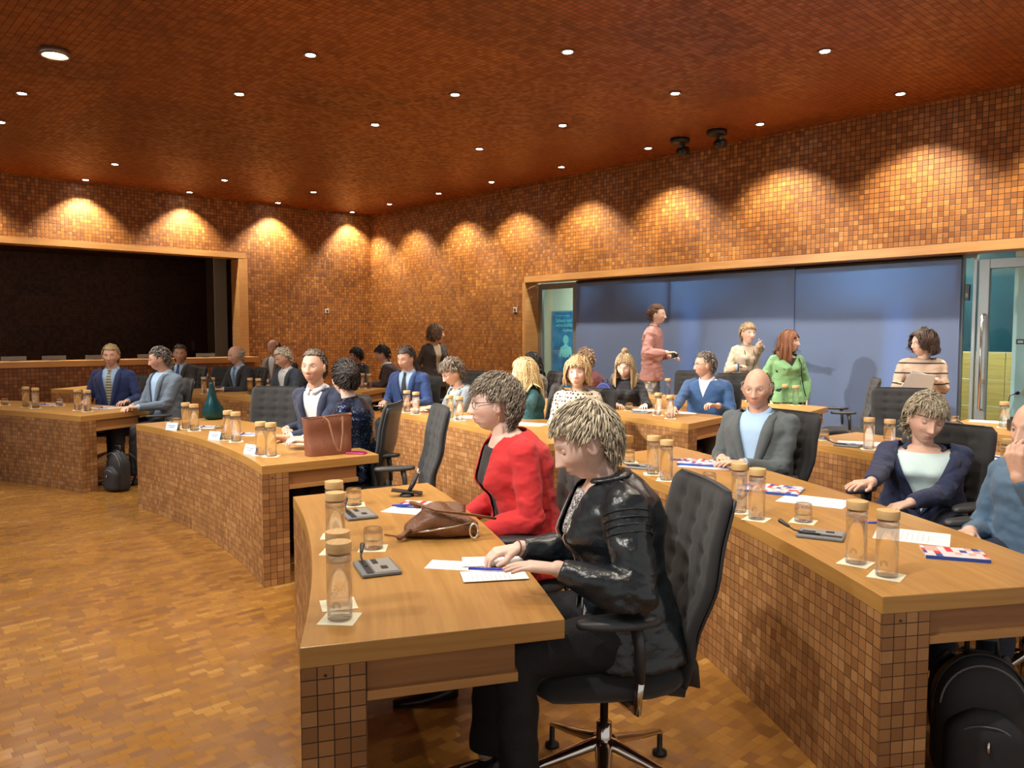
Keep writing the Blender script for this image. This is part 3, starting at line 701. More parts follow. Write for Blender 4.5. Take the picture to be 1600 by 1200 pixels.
# ================================================================== CHAIR
def chair_proto():
    root = empty('office_chair', (0, 0, 0))
    # seat cushion
    b = MB(); rings = []
    n = 28; a = np.linspace(0, 2 * PI, n, endpoint=False)
    def sup(rx, ry, z, e=3.4):
        c, s = np.cos(a), np.sin(a); r = (np.abs(c) ** e + np.abs(s) ** e) ** (-1 / e)
        x = rx * r * c; y = ry * r * s; zz = z - 0.035 * np.clip((y / ry - 0.45) / 0.55, 0, 1) ** 2
        return np.c_[x, y + 0.01, zz]
    for rx, ry, z in ((0.17, 0.17, 0.405), (0.215, 0.215, 0.41), (0.24, 0.238, 0.43), (0.247, 0.245, 0.45), (0.24, 0.238, 0.468), (0.215, 0.215, 0.48), (0.12, 0.12, 0.484)): rings.append(sup(rx, ry, z))
    b.loft(rings); part('seat', b, M_CHFAB, root, smooth=True)
    # tufted backrest: front surface with buttons and seams
    U, W = 25, 43
    def spine(v):   # v 0 bottom .. 1 top  -> y, z
        z = 0.42 + 0.62 * v; y = -0.235 - 0.10 * v ** 1.5 - 0.045 * math.sin(PI * min(v * 1.35, 1)) * (1 - v) - 0.02 * v
        return y + 0.035 * math.exp(-((v - 0.30) / 0.16) ** 2), z
    def hw(v): return (0.185 + 0.055 * min(1, v * 1.8)) * (1 - 0.12 * max(0, (v - 0.93) / 0.07) ** 2)
    F_, Bk = [], []
    for j in range(W):
        v = j / (W - 1); y, z = spine(v); w_ = hw(v)
        for i in range(U):
            u = i / (U - 1) * 2 - 1
            x = u * w_; edge = max(0, (abs(u) - 0.88) / 0.12) ** 2 * 0.014
            ed2 = max(0, (v - 0.95) / 0.05) ** 2 * 0.012 + max(0, (0.04 - v) / 0.04) ** 2 * 0.012
            # buttons every third across, seven rows
            gu = (u + 1) / 2 * 4; gv = v * 9
            du = abs(gu - round(gu)); dv = abs(gv - round(gv))
            inside = 1 if (abs(u) < 0.9 and 0.2 < v < 0.97) else 0
            dim = inside * (0.011 * math.exp(-((du / 0.16) ** 2 + (dv / 0.2) ** 2)) + 0.004 * math.exp(-(du / 0.09) ** 2) + 0.003 * math.exp(-(dv / 0.1) ** 2))
            F_.append((x, y + 0.026 - edge - ed2 - dim + 0.022 * u * u, z)); Bk.append((x, y - 0.006 + edge * 0.3 + 0.022 * u * u, z))
    b = MB(); P = np.array(F_ + Bk); nF = U * W; fs = []
    for j in range(W - 1):
        for i in range(U - 1):
            q = j * U + i; fs.append((q + 1, q, q + U, q + U + 1))
            q2 = nF + q; fs.append((q2, q2 + 1, q2 + U + 1, q2 + U))
    for j in range(W - 1):
        for i, s in ((0, 1), (U - 1, -1)):
            q = j * U + i; f = (q, q + U, nF + q + U, nF + q); fs.append(f if s < 0 else f[::-1])
    for i in range(U - 1):
        for j, s in ((0, 1), (W - 1, -1)):
            q = j * U + i; f = (q, q + 1, nF + q + 1, nF + q); fs.append(f if s < 0 else f[::-1])
    b.add(P, fs); bk = part('backrest', b, M_CHFAB, root, smooth=True)
    # hard shell behind, running down and forward in an L bracket
    b = MB(); rings = []
    for v in np.linspace(0.0, 0.96, 14):
        y, z = spine(v); w_ = hw(v) * (0.72 + 0.27 * min(1, v * 3)); t = 0.010
        us = np.linspace(-1, 1, 9)
        rings.append(np.array([(u * w_, y - 0.008 + 0.022 * u * u, z) for u in us] + [(u * w_, y - 0.008 - t - 0.012 * (1 - v) * (1 - u * u) + 0.022 * u * u, z) for u in us[::-1]]))
    b.loft(rings); part('back_shell', b, M_CHSHELL, root, smooth=True)
    b = MB(); b.tube([(0, -0.262, 0.50), (0, -0.29, 0.42), (0, -0.30, 0.36), (0, -0.26, 0.335), (0, -0.14, 0.355), (0, -0.05, 0.38)], [0.05, 0.06, 0.055, 0.05, 0.045, 0.05], 12, flat=0.42, upv=(0.01, -1, 0.3))
    part('bracket', b, M_CHSHELL, root, smooth=True)
    b = MB().box((0, -0.02, 0.385), (0.20, 0.26, 0.05)); part('mechanism', b, M_BLACK, root, bevel=0.012)
    for s in (-1, 1):
        ar = MB()
        rings = []
        for rx, ry, z in ((0.03, 0.10, 0.664), (0.045, 0.125, 0.668), (0.048, 0.13, 0.678), (0.043, 0.124, 0.690), (0.02, 0.09, 0.693)):
            rings.append(np.c_[s * 0.275 + rx * np.cos(a), 0.03 + ry * np.sin(a), np.full(n, z)])
        ar.loft(rings); arm = part('armrest', ar, M_CHSHELL, root, smooth=True)
        st = MB().tube([(s * 0.278, -0.02, 0.665), (s * 0.285, -0.03, 0.60), (s * 0.278, -0.035, 0.50)], [0.032, 0.029, 0.024], 12, flat=0.55, upv=(0, 1, 0))
        part('arm_post', st, M_CHSHELL, arm, smooth=True)
        st = MB().tube([(s * 0.278, -0.035, 0.51), (s * 0.25, -0.035, 0.40), (s * 0.12, -0.02, 0.375)], [0.022, 0.022, 0.018], 10, flat=0.6, upv=(0, 1, 0))
        part('arm_bracket', st, M_CHROME, arm, smooth=True)
    part('gas_column', MB().lathe([(0.014, 0.37), (0.014, 0.24), (0.026, 0.24), (0.026, 0.18), (0.03, 0.12), (0.022, 0.06), (0.02, 0.03)], 16), M_CHROME, root, smooth=True)
    part('lever', MB().tube([(0.06, 0.08, 0.385), (0.14, 0.13, 0.36), (0.17, 0.15, 0.34)], [0.006, 0.014, 0.016], 10, flat=0.6), M_BLACK, root, smooth=True)
    for k in range(5):
        t = 2 * PI * k / 5 + 0.35; d = V(math.cos(t), math.sin(t), 0)
        leg = MB().tube([d * 0.0 + UP * 0.175, d * 0.05 + UP * 0.165, d * 0.18 + UP * 0.125, d * 0.325 + UP * 0.088, d * 0.34 + UP * 0.078], [0.03, 0.026, 0.019, 0.013, 0.009], 10, flat=0.75, upv=(0, 0, 1))
        lg = part('leg', leg, M_CHROME, root, smooth=True)
        g = MB().lathe([(0.007, 0.085), (0.010, 0.06), (0.010, 0.02), (0.026, 0.012), (0.027, 0.0)], 14, c=tuple(d * 0.332)); part('glide', g, M_BLACK, lg, smooth=True)
    return root
CH_PROTO = chair_proto(); ch_used = [False]
def chair(x, y, rz, label, scale=1.0):
    if not ch_used[0]: o = CH_PROTO; ch_used[0] = True; o.location = (x, y, 0); o.rotation_euler = (0, 0, rz)
    else: o = copy_tree(CH_PROTO, (x, y, 0), rz)
    tag(o, label, 'chair', 'tufted charcoal swivel chairs'); return o

# ================================================================== TABLE THINGS
TZP = 0.7351
def bottle_proto():
    e = empty('water_bottle', (0, 0, 0))
    b = MB().lathe([(0.0345, 0.161), (0.0345, 0.176), (0.0325, 0.182), (0.0325, 0.1865), (0.0305, 0.1865), (0.0305, 0.180), (0.0325, 0.174), (0.0325, 0.161)], 28)
    gl = part('glass_body', b, M_GLASS, e, smooth=True)
    part('water', MB().lathe([(0.0005, 0.0), (0.031, 0.0), (0.0345, 0.004), (0.0345, 0.1605), (0.0005, 0.1605)], 28), M_WATER, e, smooth=True)
    part('lid', MB().lathe([(0.0005, 0.180), (0.0295, 0.180), (0.0295, 0.187), (0.0345, 0.187), (0.0352, 0.190), (0.0352, 0.212), (0.0342, 0.2145), (0.0005, 0.2145)], 28), M_LID, e, smooth=True, auto=0.6)
    ring = MB()
    for k in range(17):
        a0 = 0.5 + k * 2 * PI / 18
    ring.tube([(0.0352 * math.cos(0.011 / 0.0352 * math.cos(t)), 0.0352 * math.sin(0.011 / 0.0352 * math.cos(t)), 0.045 + 0.011 * math.sin(t)) for t in np.linspace(-0.6, 3.9, 20)], 0.0005, 5)
    ring.tube([(0.0352 * math.cos(0.007 / 0.0352 * math.cos(t)), 0.0352 * math.sin(0.007 / 0.0352 * math.cos(t)), 0.045 + 0.007 * math.sin(t)) for t in np.linspace(-0.6, 3.9, 16)], 0.0005, 5)
    part('printed_mark', ring, M_BLACK, e)
    return e
def tumbler_proto():
    e = empty('drinking_glass', (0, 0, 0))   # stands upside down
    b = MB().lathe([(0.0345, 0.0), (0.036, 0.001), (0.0365, 0.03), (0.0355, 0.068), (0.031, 0.076), (0.0005, 0.076), (0.0005, 0.064), (0.029, 0.062), (0.0338, 0.052), (0.0345, 0.03)], 28)
    part('glass_body', b, M_GLASS, e, smooth=True)
    return e
BP, TP = bottle_proto(), tumbler_proto(); bu = [0, 0]
ZC = 0.0012
def place(proto, flag, x, y, z, rz):
    if not bu[flag]: bu[flag] = 1; proto.location = (x, y, z); proto.rotation_euler = (0, 0, rz); return proto
    return copy_tree(proto, (x, y, z), rz)
TOCAM = lambda x, y: math.atan2(-y, -x)
def bottle(px, py, label, coaster=True, sc=None, k=[0]):
    label = label.replace('in front of', 'before').replace('the bald man in the dark suit, rear left', 'the bald man in a dark suit')
    p = at(px, py); k[0] += 1
    if coaster: card(p[0], p[1], label.replace('cork-lidded glass water bottle, left of pair', 'coaster under left bottle').replace('cork-lidded glass water bottle, right of pair', 'coaster under right bottle').replace('cork-lidded glass water bottle', 'coaster under the bottle'), random.uniform(-0.35, 0.35), k[0])
    o = place(BP, 0, p[0], p[1], TZP + ZC + 0.0006, TOCAM(p[0], p[1]) - 0.25); tag(o, label, 'bottle', 'cork-lidded water bottles'); return o
def tumbler(px, py, label, coaster=True):
    p = at(px, py)
    if coaster: card(p[0] + 0.0, p[1] - 0.0, 'coaster under the ' + label.replace('upside-down drinking glass', 'glass'), random.uniform(-0.5, 0.5), 0)
    o = place(TP, 1, p[0], p[1], TZP + ZC + 0.0006, 0); tag(o, label, 'glass', 'upturned drinking glasses'); return o
def card(x, y, label, rz, k):
    b = MB().box((0, 0, 0.0004), (0.10, 0.10, 0.0008)); e = part('paper_coaster', b, M_CREAM); e.location = (x, y, TZP + 0.0003 + 0.0003 * (k % 2)); e.rotation_euler = (0, 0, rz + TOCAM(x, y)); tag(e, label, 'coaster', 'cream paper coasters')
def pair(l, r, gl, who, rz=0):
    bottle(*l, 'cork-lidded glass water bottle, left of pair ' + who); bottle(*r, 'cork-lidded glass water bottle, right of pair ' + who)
def mic(px, py, rz, label, big=True):
    p = at(px, py); e = empty('microphone_unit', (p[0], p[1], TZP), rz); tag(e, label, 'microphone', 'grey desk microphone units')
    part('base', MB().box((0, 0, 0.007), (0.13, 0.17, 0.012)), M_GREYP, e, bevel=0.004)
    part('face_plate', MB().box((0.018, 0, 0.0138), (0.075, 0.155, 0.002)), M_SILVER, e)
    part('slot', MB().box((-0.036, 0, 0.0135), (0.022, 0.155, 0.002)), M_BLACK, e)
    part('button', MB().box((0.018, -0.03, 0.0155), (0.022, 0.03, 0.003)), M_BLACK, e, bevel=0.001)
    part('badge_slot', MB().box((0.0, 0.045, 0.0152), (0.018, 0.05, 0.002)), M_BLACK, e)
    g = part('gooseneck', MB().tube([(-0.036, 0.0, 0.016), (-0.036, 0.06, 0.017), (-0.034, 0.095, 0.022), (-0.028, 0.12, 0.034)], 0.0035, 8), M_BLACK, e, smooth=True)
    part('capsule', MB().capsule((-0.028, 0.118, 0.033), (-0.018, 0.15, 0.048), 0.006, 0.009, 10), M_BLACK, g, smooth=True)
    return e
def booklet(px, py, rz, label, w=0.21, h=0.29, t=0.012, lift=0.0):
    p = at(px, py); e = empty('booklet', (p[0], p[1], TZP + lift), rz); tag(e, label, 'booklet', 'red, white and blue checkered booklets')
    part('pages', MB().box((0, 0, t / 2), (w - 0.004, h - 0.004, t - 0.002)), M_PAPER, e)
    part('cover', MB().box((0, 0, t - 0.0006), (w, h, 0.0012)), M_CHECK, e)
    part('spine', MB().box((-w / 2, 0, t / 2), (0.002, h, t)), M_BLUEEDGE, e)
def sheet(px, py, rz, label, w=0.21, h=0.297, z=0.0, cat='paper', lines=True, tz=TZP):
    p = at(px, py, tz + z); o = MB().box((0, 0, 0.0006), (w, h, 0.001)); e = empty('paper_sheet', (p[0], p[1], tz + z), rz); part('sheet', o, M_PAPER, e)
    if lines:
        l = MB()
        for k in range(9): l.box((0.0 - 0.01 * (k % 3), h * (0.34 - k * 0.07), 0.0013), (w * (0.72 - 0.08 * (k % 3)), 0.0022, 0.0003))
        part('printed_lines', l, mat('faint_ink', (0.45, 0.45, 0.48), 0.8), e)
    tag(e, label, cat, 'loose white papers'); return e
def pen(px, py, rz, label, z=0.006, col=None, tilt=0.0):
    p = at(px, py, 0.735 + z); e = empty('pen', (p[0], p[1], 0.735 + z), rz); tag(e, label, 'pen', 'blue pens')
    part('barrel', MB().tube([(-0.07, 0, 0), (0.05, 0, 0), (0.062, 0, 0)], [0.0045, 0.0045, 0.002], 10), col or M_PEN, e, smooth=True)
    part('clip', MB().box((-0.05, 0, 0.0055), (0.035, 0.003, 0.001)), M_CHROME, e); part('tip', MB().tube([(0.062, 0, 0), (0.07, 0, 0)], [0.002, 0.0006], 8), M_CHROME, e, smooth=True)

W_ = 'in front of '
# --- desk C (nearest)
bottle(523, 838, 'cork-lidded glass water bottle, rear one of the far pair on the nearest desk'); bottle(525, 862, 'cork-lidded glass water bottle, front one of the far pair on the nearest desk')
bottle(529, 945, 'cork-lidded glass water bottle, rear one of the near pair on the nearest desk'); bottle(531, 967, 'cork-lidded glass water bottle nearest the camera, front of its pair on the nearest desk')
tumbler(553, 789, 'upside-down drinking glass, farther of two on the nearest desk'); tumbler(583, 857, 'upside-down drinking glass, nearer of two on the nearest desk')
mic(589, 890, YAW * 0 + yaw_of(vdir(-22)) + PI * 0, 'grey desk microphone unit nearest the camera, beside the front pair of bottles')
mic(560, 806, yaw_of(vdir(-25)), 'grey desk microphone unit at the far end of the nearest desk')
# --- desk B
pair((291, 670), (304, 673), None, 'behind the leftmost name card'); pair((357, 687), (369, 690), None, 'behind the middle name card'); pair((408, 711), (424, 713), None, 'behind the rightmost name card')
tumbler(275, 667, 'upside-down drinking glass behind the leftmost name card'); tumbler(343, 681, 'upside-down drinking glass beside the middle pair of bottles on the tote bag desk')
# --- desk A
pair((41, 636), (56, 638), None, 'at the left edge of the picture'); pair((122, 641), (137, 643), None, 'beside the man with the striped tie')
tumbler(8, 633, 'upside-down drinking glass at the left edge of the picture'); tumbler(93, 634, 'upside-down drinking glass between the two pairs on the left desk')
# --- desk D
pair((319, 615), (332, 616), None, 'behind the teal bag'); pair((391, 617), (404, 618), None, 'in front of the bald man in the dark suit, rear left')
# --- desk E
pair((636, 644), (650, 647), None, 'in front of the man in the bright blue suit'); pair((703, 654), (718, 657), None, 'in front of the woman in the grey jacket')
tumbler(607, 640, 'upside-down drinking glass in front of the man in the bright blue suit'); tumbler(679, 648, 'upside-down drinking glass in front of the woman in the grey jacket')
# --- desk F
pair((1020, 741), (1041, 750), None, 'in front of the bald man in the grey blazer'); pair((1154, 800), (1182, 811), None, 'in the middle of the large right desk'); pair((1337, 880), (1385, 900), None, 'at the near end of the large right desk')
tumbler(983, 722, 'upside-down drinking glass behind the head of the woman in black leather'); tumbler(1108, 762, 'upside-down drinking glass in front of the bald man in the grey blazer'); tumbler(1255, 815, 'upside-down drinking glass in front of the woman in the navy blazer')
mic(1283, 838, yaw_of(vdir(-62)), 'grey desk microphone unit in front of the woman in the navy blazer')
mic(1135, 775, yaw_of(vdir(-62)), 'grey desk microphone unit left of the middle pair of bottles on the right desk'); mic(1003, 731, yaw_of(vdir(-62)), 'grey desk microphone unit behind the shoulder of the woman in black leather')
# --- desk G, I, far, J, K, L
pair((1028, 649), (1047, 654), None, 'in front of the man in the blue sweater'); tumbler(983, 641, 'upside-down drinking glass in front of the woman in the tartan dress')
mic(1003, 645, yaw_of(vdir(-62)), 'grey desk microphone unit in front of the woman in the tartan dress')
pair((566, 607), (577, 608), None, 'in front of the two dark-haired women at the back')
bottle(873, 609, 'cork-lidded glass water bottle in front of the blue poster'); bottle(1043, 618, 'cork-lidded glass water bottle standing behind the pair of the man in the blue sweater')
pair((1226, 631), (1243, 633), None, 'in front of the woman in the green cardigan')
bottle(1357, 702, 'cork-lidded glass water bottle, left of the head of the woman in the navy blazer'); bottle(1389, 706, 'cork-lidded glass water bottle right behind the shoulder of the woman in the navy blazer')
tumbler(1287, 687, 'upside-down drinking glass left of the woman in the navy blazer, on the desk behind'); mic(1325, 697, yaw_of(vdir(-55)), 'grey desk microphone unit on the desk behind the woman in the navy blazer')
bottle(1573, 748, 'cork-lidded glass water bottle in front of the man at the right edge'); bottle(1568, 668, 'cork-lidded glass water bottle on the far right desk beside the black camera')
tumbler(1492, 664, 'upside-down drinking glass on the far right desk beside the glass door'); mic(1528, 668, yaw_of(vdir(-55)), 'grey desk microphone unit on the far right desk beside the glass door')
mic(1556, 732, yaw_of(vdir(-55)), 'grey desk microphone unit on the right desk beside the man at the right edge')
# papers, booklets, pens
sheet(640, 797, yaw_of(vdir(-70)), 'white paper under the checkered booklet on the nearest desk', 0.15, 0.21); booklet(660, 790, yaw_of(vdir(-74)), 'checkered booklet lying behind the brown leather handbag', 0.13, 0.21, 0.005, 0.002); pen(637, 789, yaw_of(vdir(-10)), 'blue pen lying across the booklet by the brown handbag', 0.014)
sheet(716, 884, yaw_of(vdir(-80)), 'cream-white programme card under the hands of the woman in black leather', 0.10, 0.21, lines=True)
for i, (px, py, rz, l) in enumerate(((770, 877, -95, 'upper folded leaflet with photos held by the woman in black leather'), (772, 899, -100, 'lower white folded leaflet held by the woman in black leather'))):
    o = sheet(px, py, yaw_of(vdir(rz)), l, 0.11, 0.21, 0.004 + 0.0 * i, cat='leaflet')
pen(765, 889, yaw_of(vdir(95)) + PI / 2, 'blue pen on the leaflets of the woman in black leather', 0.012)
sheet(1105, 728, yaw_of(vdir(-62)), 'white paper under the booklet of the bald man in the grey blazer'); booklet(1100, 725, yaw_of(vdir(-68)), 'checkered booklet in front of the bald man in the grey blazer', lift=0.002); pen(1063, 718, yaw_of(vdir(10)), 'blue pen beside the booklet of the bald man in the grey blazer')
booklet(1205, 766, yaw_of(vdir(-60)), 'checkered booklet behind the middle pair of bottles on the right desk')
sheet(1272, 783, yaw_of(vdir(-55)), 'white paper left of the folded arms of the woman in the navy blazer', lines=True); sheet(1425, 838, yaw_of(vdir(-60)), 'white paper behind the nearest pair of bottles on the right desk', 0.21, 0.26); pen(1362, 816, yaw_of(vdir(15)), 'blue pen behind the nearest pair of bottles on the right desk')
booklet(1490, 868, yaw_of(vdir(-72)), 'checkered booklet lying at the near right corner of the right desk', 0.14, 0.20, 0.012)
for i, (px, py, l) in enumerate(((465, 692, 'on the desk in front of the clasped hands'), (385, 679, 'behind the middle bottles on the tote bag desk'), (322, 668, 'beside the teal bag'))):
    sheet(px, py, yaw_of(vdir(-75)), 'white paper ' + l, 0.15, 0.21); booklet(px + 8, py - 1, yaw_of(vdir(-75)), 'checkered booklet ' + l, 0.10, 0.15, 0.004, 0.002); pen(px - 6, py - 1, yaw_of(vdir(80)), 'blue pen ' + l, 0.012)
for (px, py, l) in ((165, 637, 'in front of the man in the navy suit and striped tie'), (75, 632, 'behind the bottles at the left edge')):
    sheet(px, py, yaw_of(vdir(-70)), 'white paper ' + l, 0.21, 0.297); booklet(px, py, yaw_of(vdir(-70)), 'checkered booklet ' + l, 0.14, 0.2, 0.006, 0.002); pen(px - 8, py, yaw_of(vdir(80)), 'blue pen ' + l, 0.014)
for (px, py, l) in ((355, 610, 'in front of the bald man in the dark suit'), (660, 640, 'in front of the man in the bright blue suit'), (612, 634, 'left of the man in the bright blue suit'), (735, 652, 'in front of the woman in the grey jacket'), (1010, 641, 'in front of the woman in the tartan dress'), (1065, 645, 'in front of the man in the blue sweater'), (1185, 627, "in front of the pointing woman"), (1345, 693, 'behind the woman in the navy blazer')):
    sheet(px, py, yaw_of(vdir(-70)), 'white paper ' + l, 0.21, 0.297)
sheet(828, 663, yaw_of(vdir(-60)), 'white paper beside the blonde woman in teal', 0.21, 0.297); sheet(1540, 714, yaw_of(vdir(-60)), 'white paper left of the man at the right edge'); pen(1551, 725 - 12, yaw_of(vdir(70)), 'blue pen left of the man at the right edge', 0.008); sheet(1545, 659, yaw_of(vdir(-55)), 'white paper beside the black camera on the far right desk')
pen(1392, 686, yaw_of(vdir(70)), 'blue pen behind the woman in the navy blazer', 0.008)
# name cards
def name_card(px, py, label, w=0.115, h=0.062):
    p = at(px, py); fc = nrm(V(-p[0] - 5.0, 6.2 - p[1], 0) * 0.5 + V(-p[0], -p[1], 0) * 0.35); e = empty('name_card', (p[0], p[1], TZP), yaw_of(fc)); tag(e, label, 'name card', 'folded white name cards')
    a = 0.35; b = MB()
    for s in (1, -1):
        R = np.array([[1, 0, 0], [0, 1, 0], [0, 0, 1]]); y0 = s * 0.022
        P = [(-w / 2, y0, 0), (w / 2, y0, 0), (w / 2, 0, h), (-w / 2, 0, h), (-w / 2, y0 - s * .001, 0), (w / 2, y0 - s * .001, 0), (w / 2, -s * .001, h), (-w / 2, -s * .001, h)]
        b.add(P, [(0, 1, 2, 3), (7, 6, 5, 4), (0, 4, 5, 1), (2, 6, 7, 3), (1, 5, 6, 2), (0, 3, 7, 4)])
    part('card', b, mat('card_blue_white', (0.55, 0.68, 0.80), 0.6, noise_amt=0.02), e)
    l = MB(); 
    for k, ww in enumerate((0.6, 0.45)):
        zz = h * (0.62 - 0.2 * k); yy = 0.022 * (1 - zz / h) + 0.0012; l.box((0, yy, zz), (w * ww, 0.0006, 0.004))
    part('printed_lines', l, mat('faint_ink2', (0.25, 0.30, 0.4), 0.8), e)
name_card(270, 672, 'white name card, leftmost of three on the tote bag desk'); name_card(337, 687, 'white name card, middle of three on the tote bag desk'); name_card(393, 709, 'white name card, rightmost of three on the tote bag desk')

# tote bag
def tote():
    pl_, pr_ = at(476, 713), at(549, 706); c = (pl_ + pr_) / 2; ax = nrm(pr_ - pl_); w = np.linalg.norm(pr_ - pl_)
    e = empty('tote_bag', (c[0], c[1], TZP), math.atan2(ax[1], ax[0])); tag(e, 'brown leather tote bag with long handles standing on the middle front desk', 'bag')
    M = mat('brown_leather', (0.20, 0.070, 0.035), 0.42, noise_amt=0.12, noise_scale=12, bump=0.25, bump_scale=300)
    h = 0.245; rings = []; n = 32; a = np.linspace(0, 2 * PI, n, endpoint=False)
    for t in np.linspace(0, 1, 10):
        rx = w / 2 * (0.93 + 0.10 * t); ry = 0.062 * (1 - 0.45 * t) + 0.006 * math.sin(t * 9)
        c_, s_ = np.cos(a), np.sin(a); r = (np.abs(c_) ** 4 + np.abs(s_) ** 4) ** -0.25
        rings.append(np.c_[rx * r * c_, ry * r * s_ + 0.01 * t, 0.002 + h * t + 0.008 * c_ * t + 0 * a + 0.003 * np.sin(3 * a) * t])
    inner = [r * np.array([0.965, 0.86, 1]) for r in rings[::-1][:-1]]
    b = MB().loft(rings + inner); part('bag_body', b, M, e, smooth=True, auto=0.9)
    Rm = MB().tube([tuple(p) for p in rings[-1]], 0.003, 6, closed=True); part('rim', Rm, M, e, smooth=True)
    hd = mat('pale_handle', (0.32, 0.16, 0.095), 0.4)
    for s, nm in ((-1, 'front'), (1, 'back')):
        y = s * 0.048; zz = h - 0.03
        pts = [(-0.055, y, zz), (-0.052, y + s * 0.012, h + 0.006), (-0.03, y + s * .032, h - 0.02), (0.0, y + s * .046, 0.09), (0.026, y + s * .05, 0.03), (0.045, y + s * .047, 0.03), (0.068, y + s * .03, 0.14), (0.072, y + s * 0.014, h + 0.006), (0.066, y, zz)]
        part('handle', MB().tube(pts, 0.006, 8, flat=0.45, upv=(0, 1, 0)), hd, e, smooth=True)
    return e
tote()
p = at(570, 707); e = empty('phone', (p[0] - 0.03, p[1], TZP), yaw_of(vdir(-78))); tag(e, 'magenta phone in a case lying beside the brown tote bag', 'phone')
e.location = (*at(557, 709)[:2], TZP); part('case', MB().box((0, 0, 0.006), (0.06, 0.13, 0.011)), mat('magenta', (0.42, 0.02, 0.16), 0.35), e, bevel=0.004); part('screen', MB().box((0, 0, 0.0123), (0.052, 0.12, 0.001)), mat('screen_pink', (0.25, 0.015, 0.10), 0.1), e)
# teal glossy bag
def teal():
    p = at(335, 655); e = empty('teal_bag', (p[0], p[1], TZP), 0.4); tag(e, 'dark teal glossy knotted bag standing on the middle front desk', 'bag')
    n = 24; rings = []; a = np.linspace(0, 2 * PI, n, endpoint=False)
    for z, r in ((0.0, 0.05), (0.01, 0.075), (0.04, 0.09), (0.09, 0.082), (0.14, 0.055), (0.19, 0.034), (0.23, 0.022), (0.27, 0.018), (0.30, 0.012)):
        rr = r * (1 + 0.07 * np.sin(5 * a + z * 8)); rings.append(np.c_[rr * np.cos(a) * 1.05 - 0.1 * z, rr * np.sin(a) * 0.8, np.full(n, z)])
    b = MB().loft(rings); part('bag_body', b, mat('teal_satin', (0.008, 0.07, 0.09), 0.18, metal=0.45, noise_amt=0.3, noise_scale=10), e, smooth=True)
    part('strap', MB().tube([(-0.03, 0, 0.28), (-0.05, 0.02, 0.33), (-0.03, 0.03, 0.36), (0.0, 0.02, 0.31), (0.03, 0.01, 0.18), (0.05, 0.0, 0.1)], 0.008, 8), M_BLACK, e, smooth=True)
teal()
bpy.data.objects["teal_bag"].scale = (1.15, 1.15, 1.15)
# black folding stand
def stand():
    p = at(636, 775); e = empty('tablet_stand', (p[0], p[1], TZP), yaw_of(vdir(-5))); tag(e, 'small black folding stand with an upright chrome-tipped arm on the nearest desk', 'stand')
    part('base_plate', MB().box((0, 0, 0.022), (0.15, 0.055, 0.008), R=np.array(Matrix.Rotation(0.12, 3, 'Y'))), M_BLACK, e, bevel=0.002)
    part('foot', MB().lathe([(0.036, 0), (0.034, 0.008), (0.02, 0.018), (0.012, 0.022)], 20), M_BLACK, e, smooth=True)
    a = part('arm', MB().tube([(0.01, 0, 0.024), (0.028, 0.012, 0.055), (0.05, 0.03, 0.105)], [0.009, 0.012, 0.010], 12), M_BLACK, e, smooth=True)
    part('arm_tip', MB().tube([(0.05, 0.03, 0.105), (0.058, 0.036, 0.122)], [0.011, 0.009], 12), M_CHROME, a, smooth=True)
stand()
# brown slouchy handbag
def handbag():
    p = at(690, 838); ang = yaw_of(vdir(0)); e = empty('handbag', (p[0], p[1], TZP), ang); tag(e, 'slouchy tan leather handbag lying on the nearest desk', 'bag')
    M = mat('tan_leather', (0.17, 0.075, 0.035), 0.38, noise_amt=0.3, noise_scale=18, bump=0.4, bump_scale=140)
    b = MB(); n = 30; rings = []; a = np.linspace(0, 2 * PI, n, endpoint=False)
    for t in np.linspace(0, 1, 22):
        x = -0.125 + 0.25 * t; s = math.sin(PI * (0.08 + 0.84 * t)) ** 0.5
        ry = 0.062 * s; rz = 0.036 * s * (1 + 0.35 * math.exp(-((t - 0.42) / 0.22) ** 2))
        wob = 1 + 0.05 * np.sin(4 * a + t * 7) + 0.035 * np.sin(9 * a - t * 17)
        rings.append(np.c_[np.full(n, x), ry * np.cos(a) * wob + 0.02 * (t - 0.5), np.maximum(rz + rz * np.sin(a) * wob, 0.001)])
    b.loft(rings); part('bag_body', b, M, e, smooth=True)
    f = MB(); rings = []
    for t in np.linspace(0, 1, 12):
        x = -0.07 + 0.15 * t; s = math.sin(PI * (0.1 + 0.8 * t)) ** 0.4
        rings.append(np.c_[np.full(n, x), 0.035 + 0.05 * s * np.cos(a), 0.062 + 0.024 * s * np.sin(a) + 0.006 * np.sin(3 * a + 5 * t)])
    f.loft(rings); part('top_flap', f, M, e, smooth=True)
    part('strap', MB().tube([(-0.085, 0.035, 0.075), (-0.10, 0.0, 0.095), (-0.075, -0.045, 0.098), (-0.01, -0.07, 0.085), (0.07, -0.055, 0.075), (0.14, -0.02, 0.06), (0.185, 0.0, 0.05)], 0.013, 10, flat=0.28, upv=(0, 0.25, 1)), M, e, smooth=True)
    part('zip', MB().tube([(-0.10, -0.052, 0.02), (-0.03, -0.066, 0.03), (0.05, -0.066, 0.042), (0.11, -0.045, 0.05)], 0.003, 6), M_CHROME, e, smooth=True)
    part('clasp', MB().tube([(0.115 + 0.014 * math.cos(t), -0.058, 0.028 + 0.02 * math.sin(t)) for t in np.linspace(0, 2 * PI, 14)], 0.004, 6), M_CHROME, e, smooth=True)
    part('tassel', MB().tube([(-0.10, -0.05, 0.03), (-0.125, -0.06, 0.015), (-0.135, -0.075, 0.012)], [0.008, 0.014, 0.016], 8, flat=0.5), M, e, smooth=True)
    part('cord', MB().tube([(-0.125, -0.04, 0.02), (-0.15, -0.02, 0.004), (-0.2, 0.01, 0.003)], 0.002, 6), M, e, smooth=True)
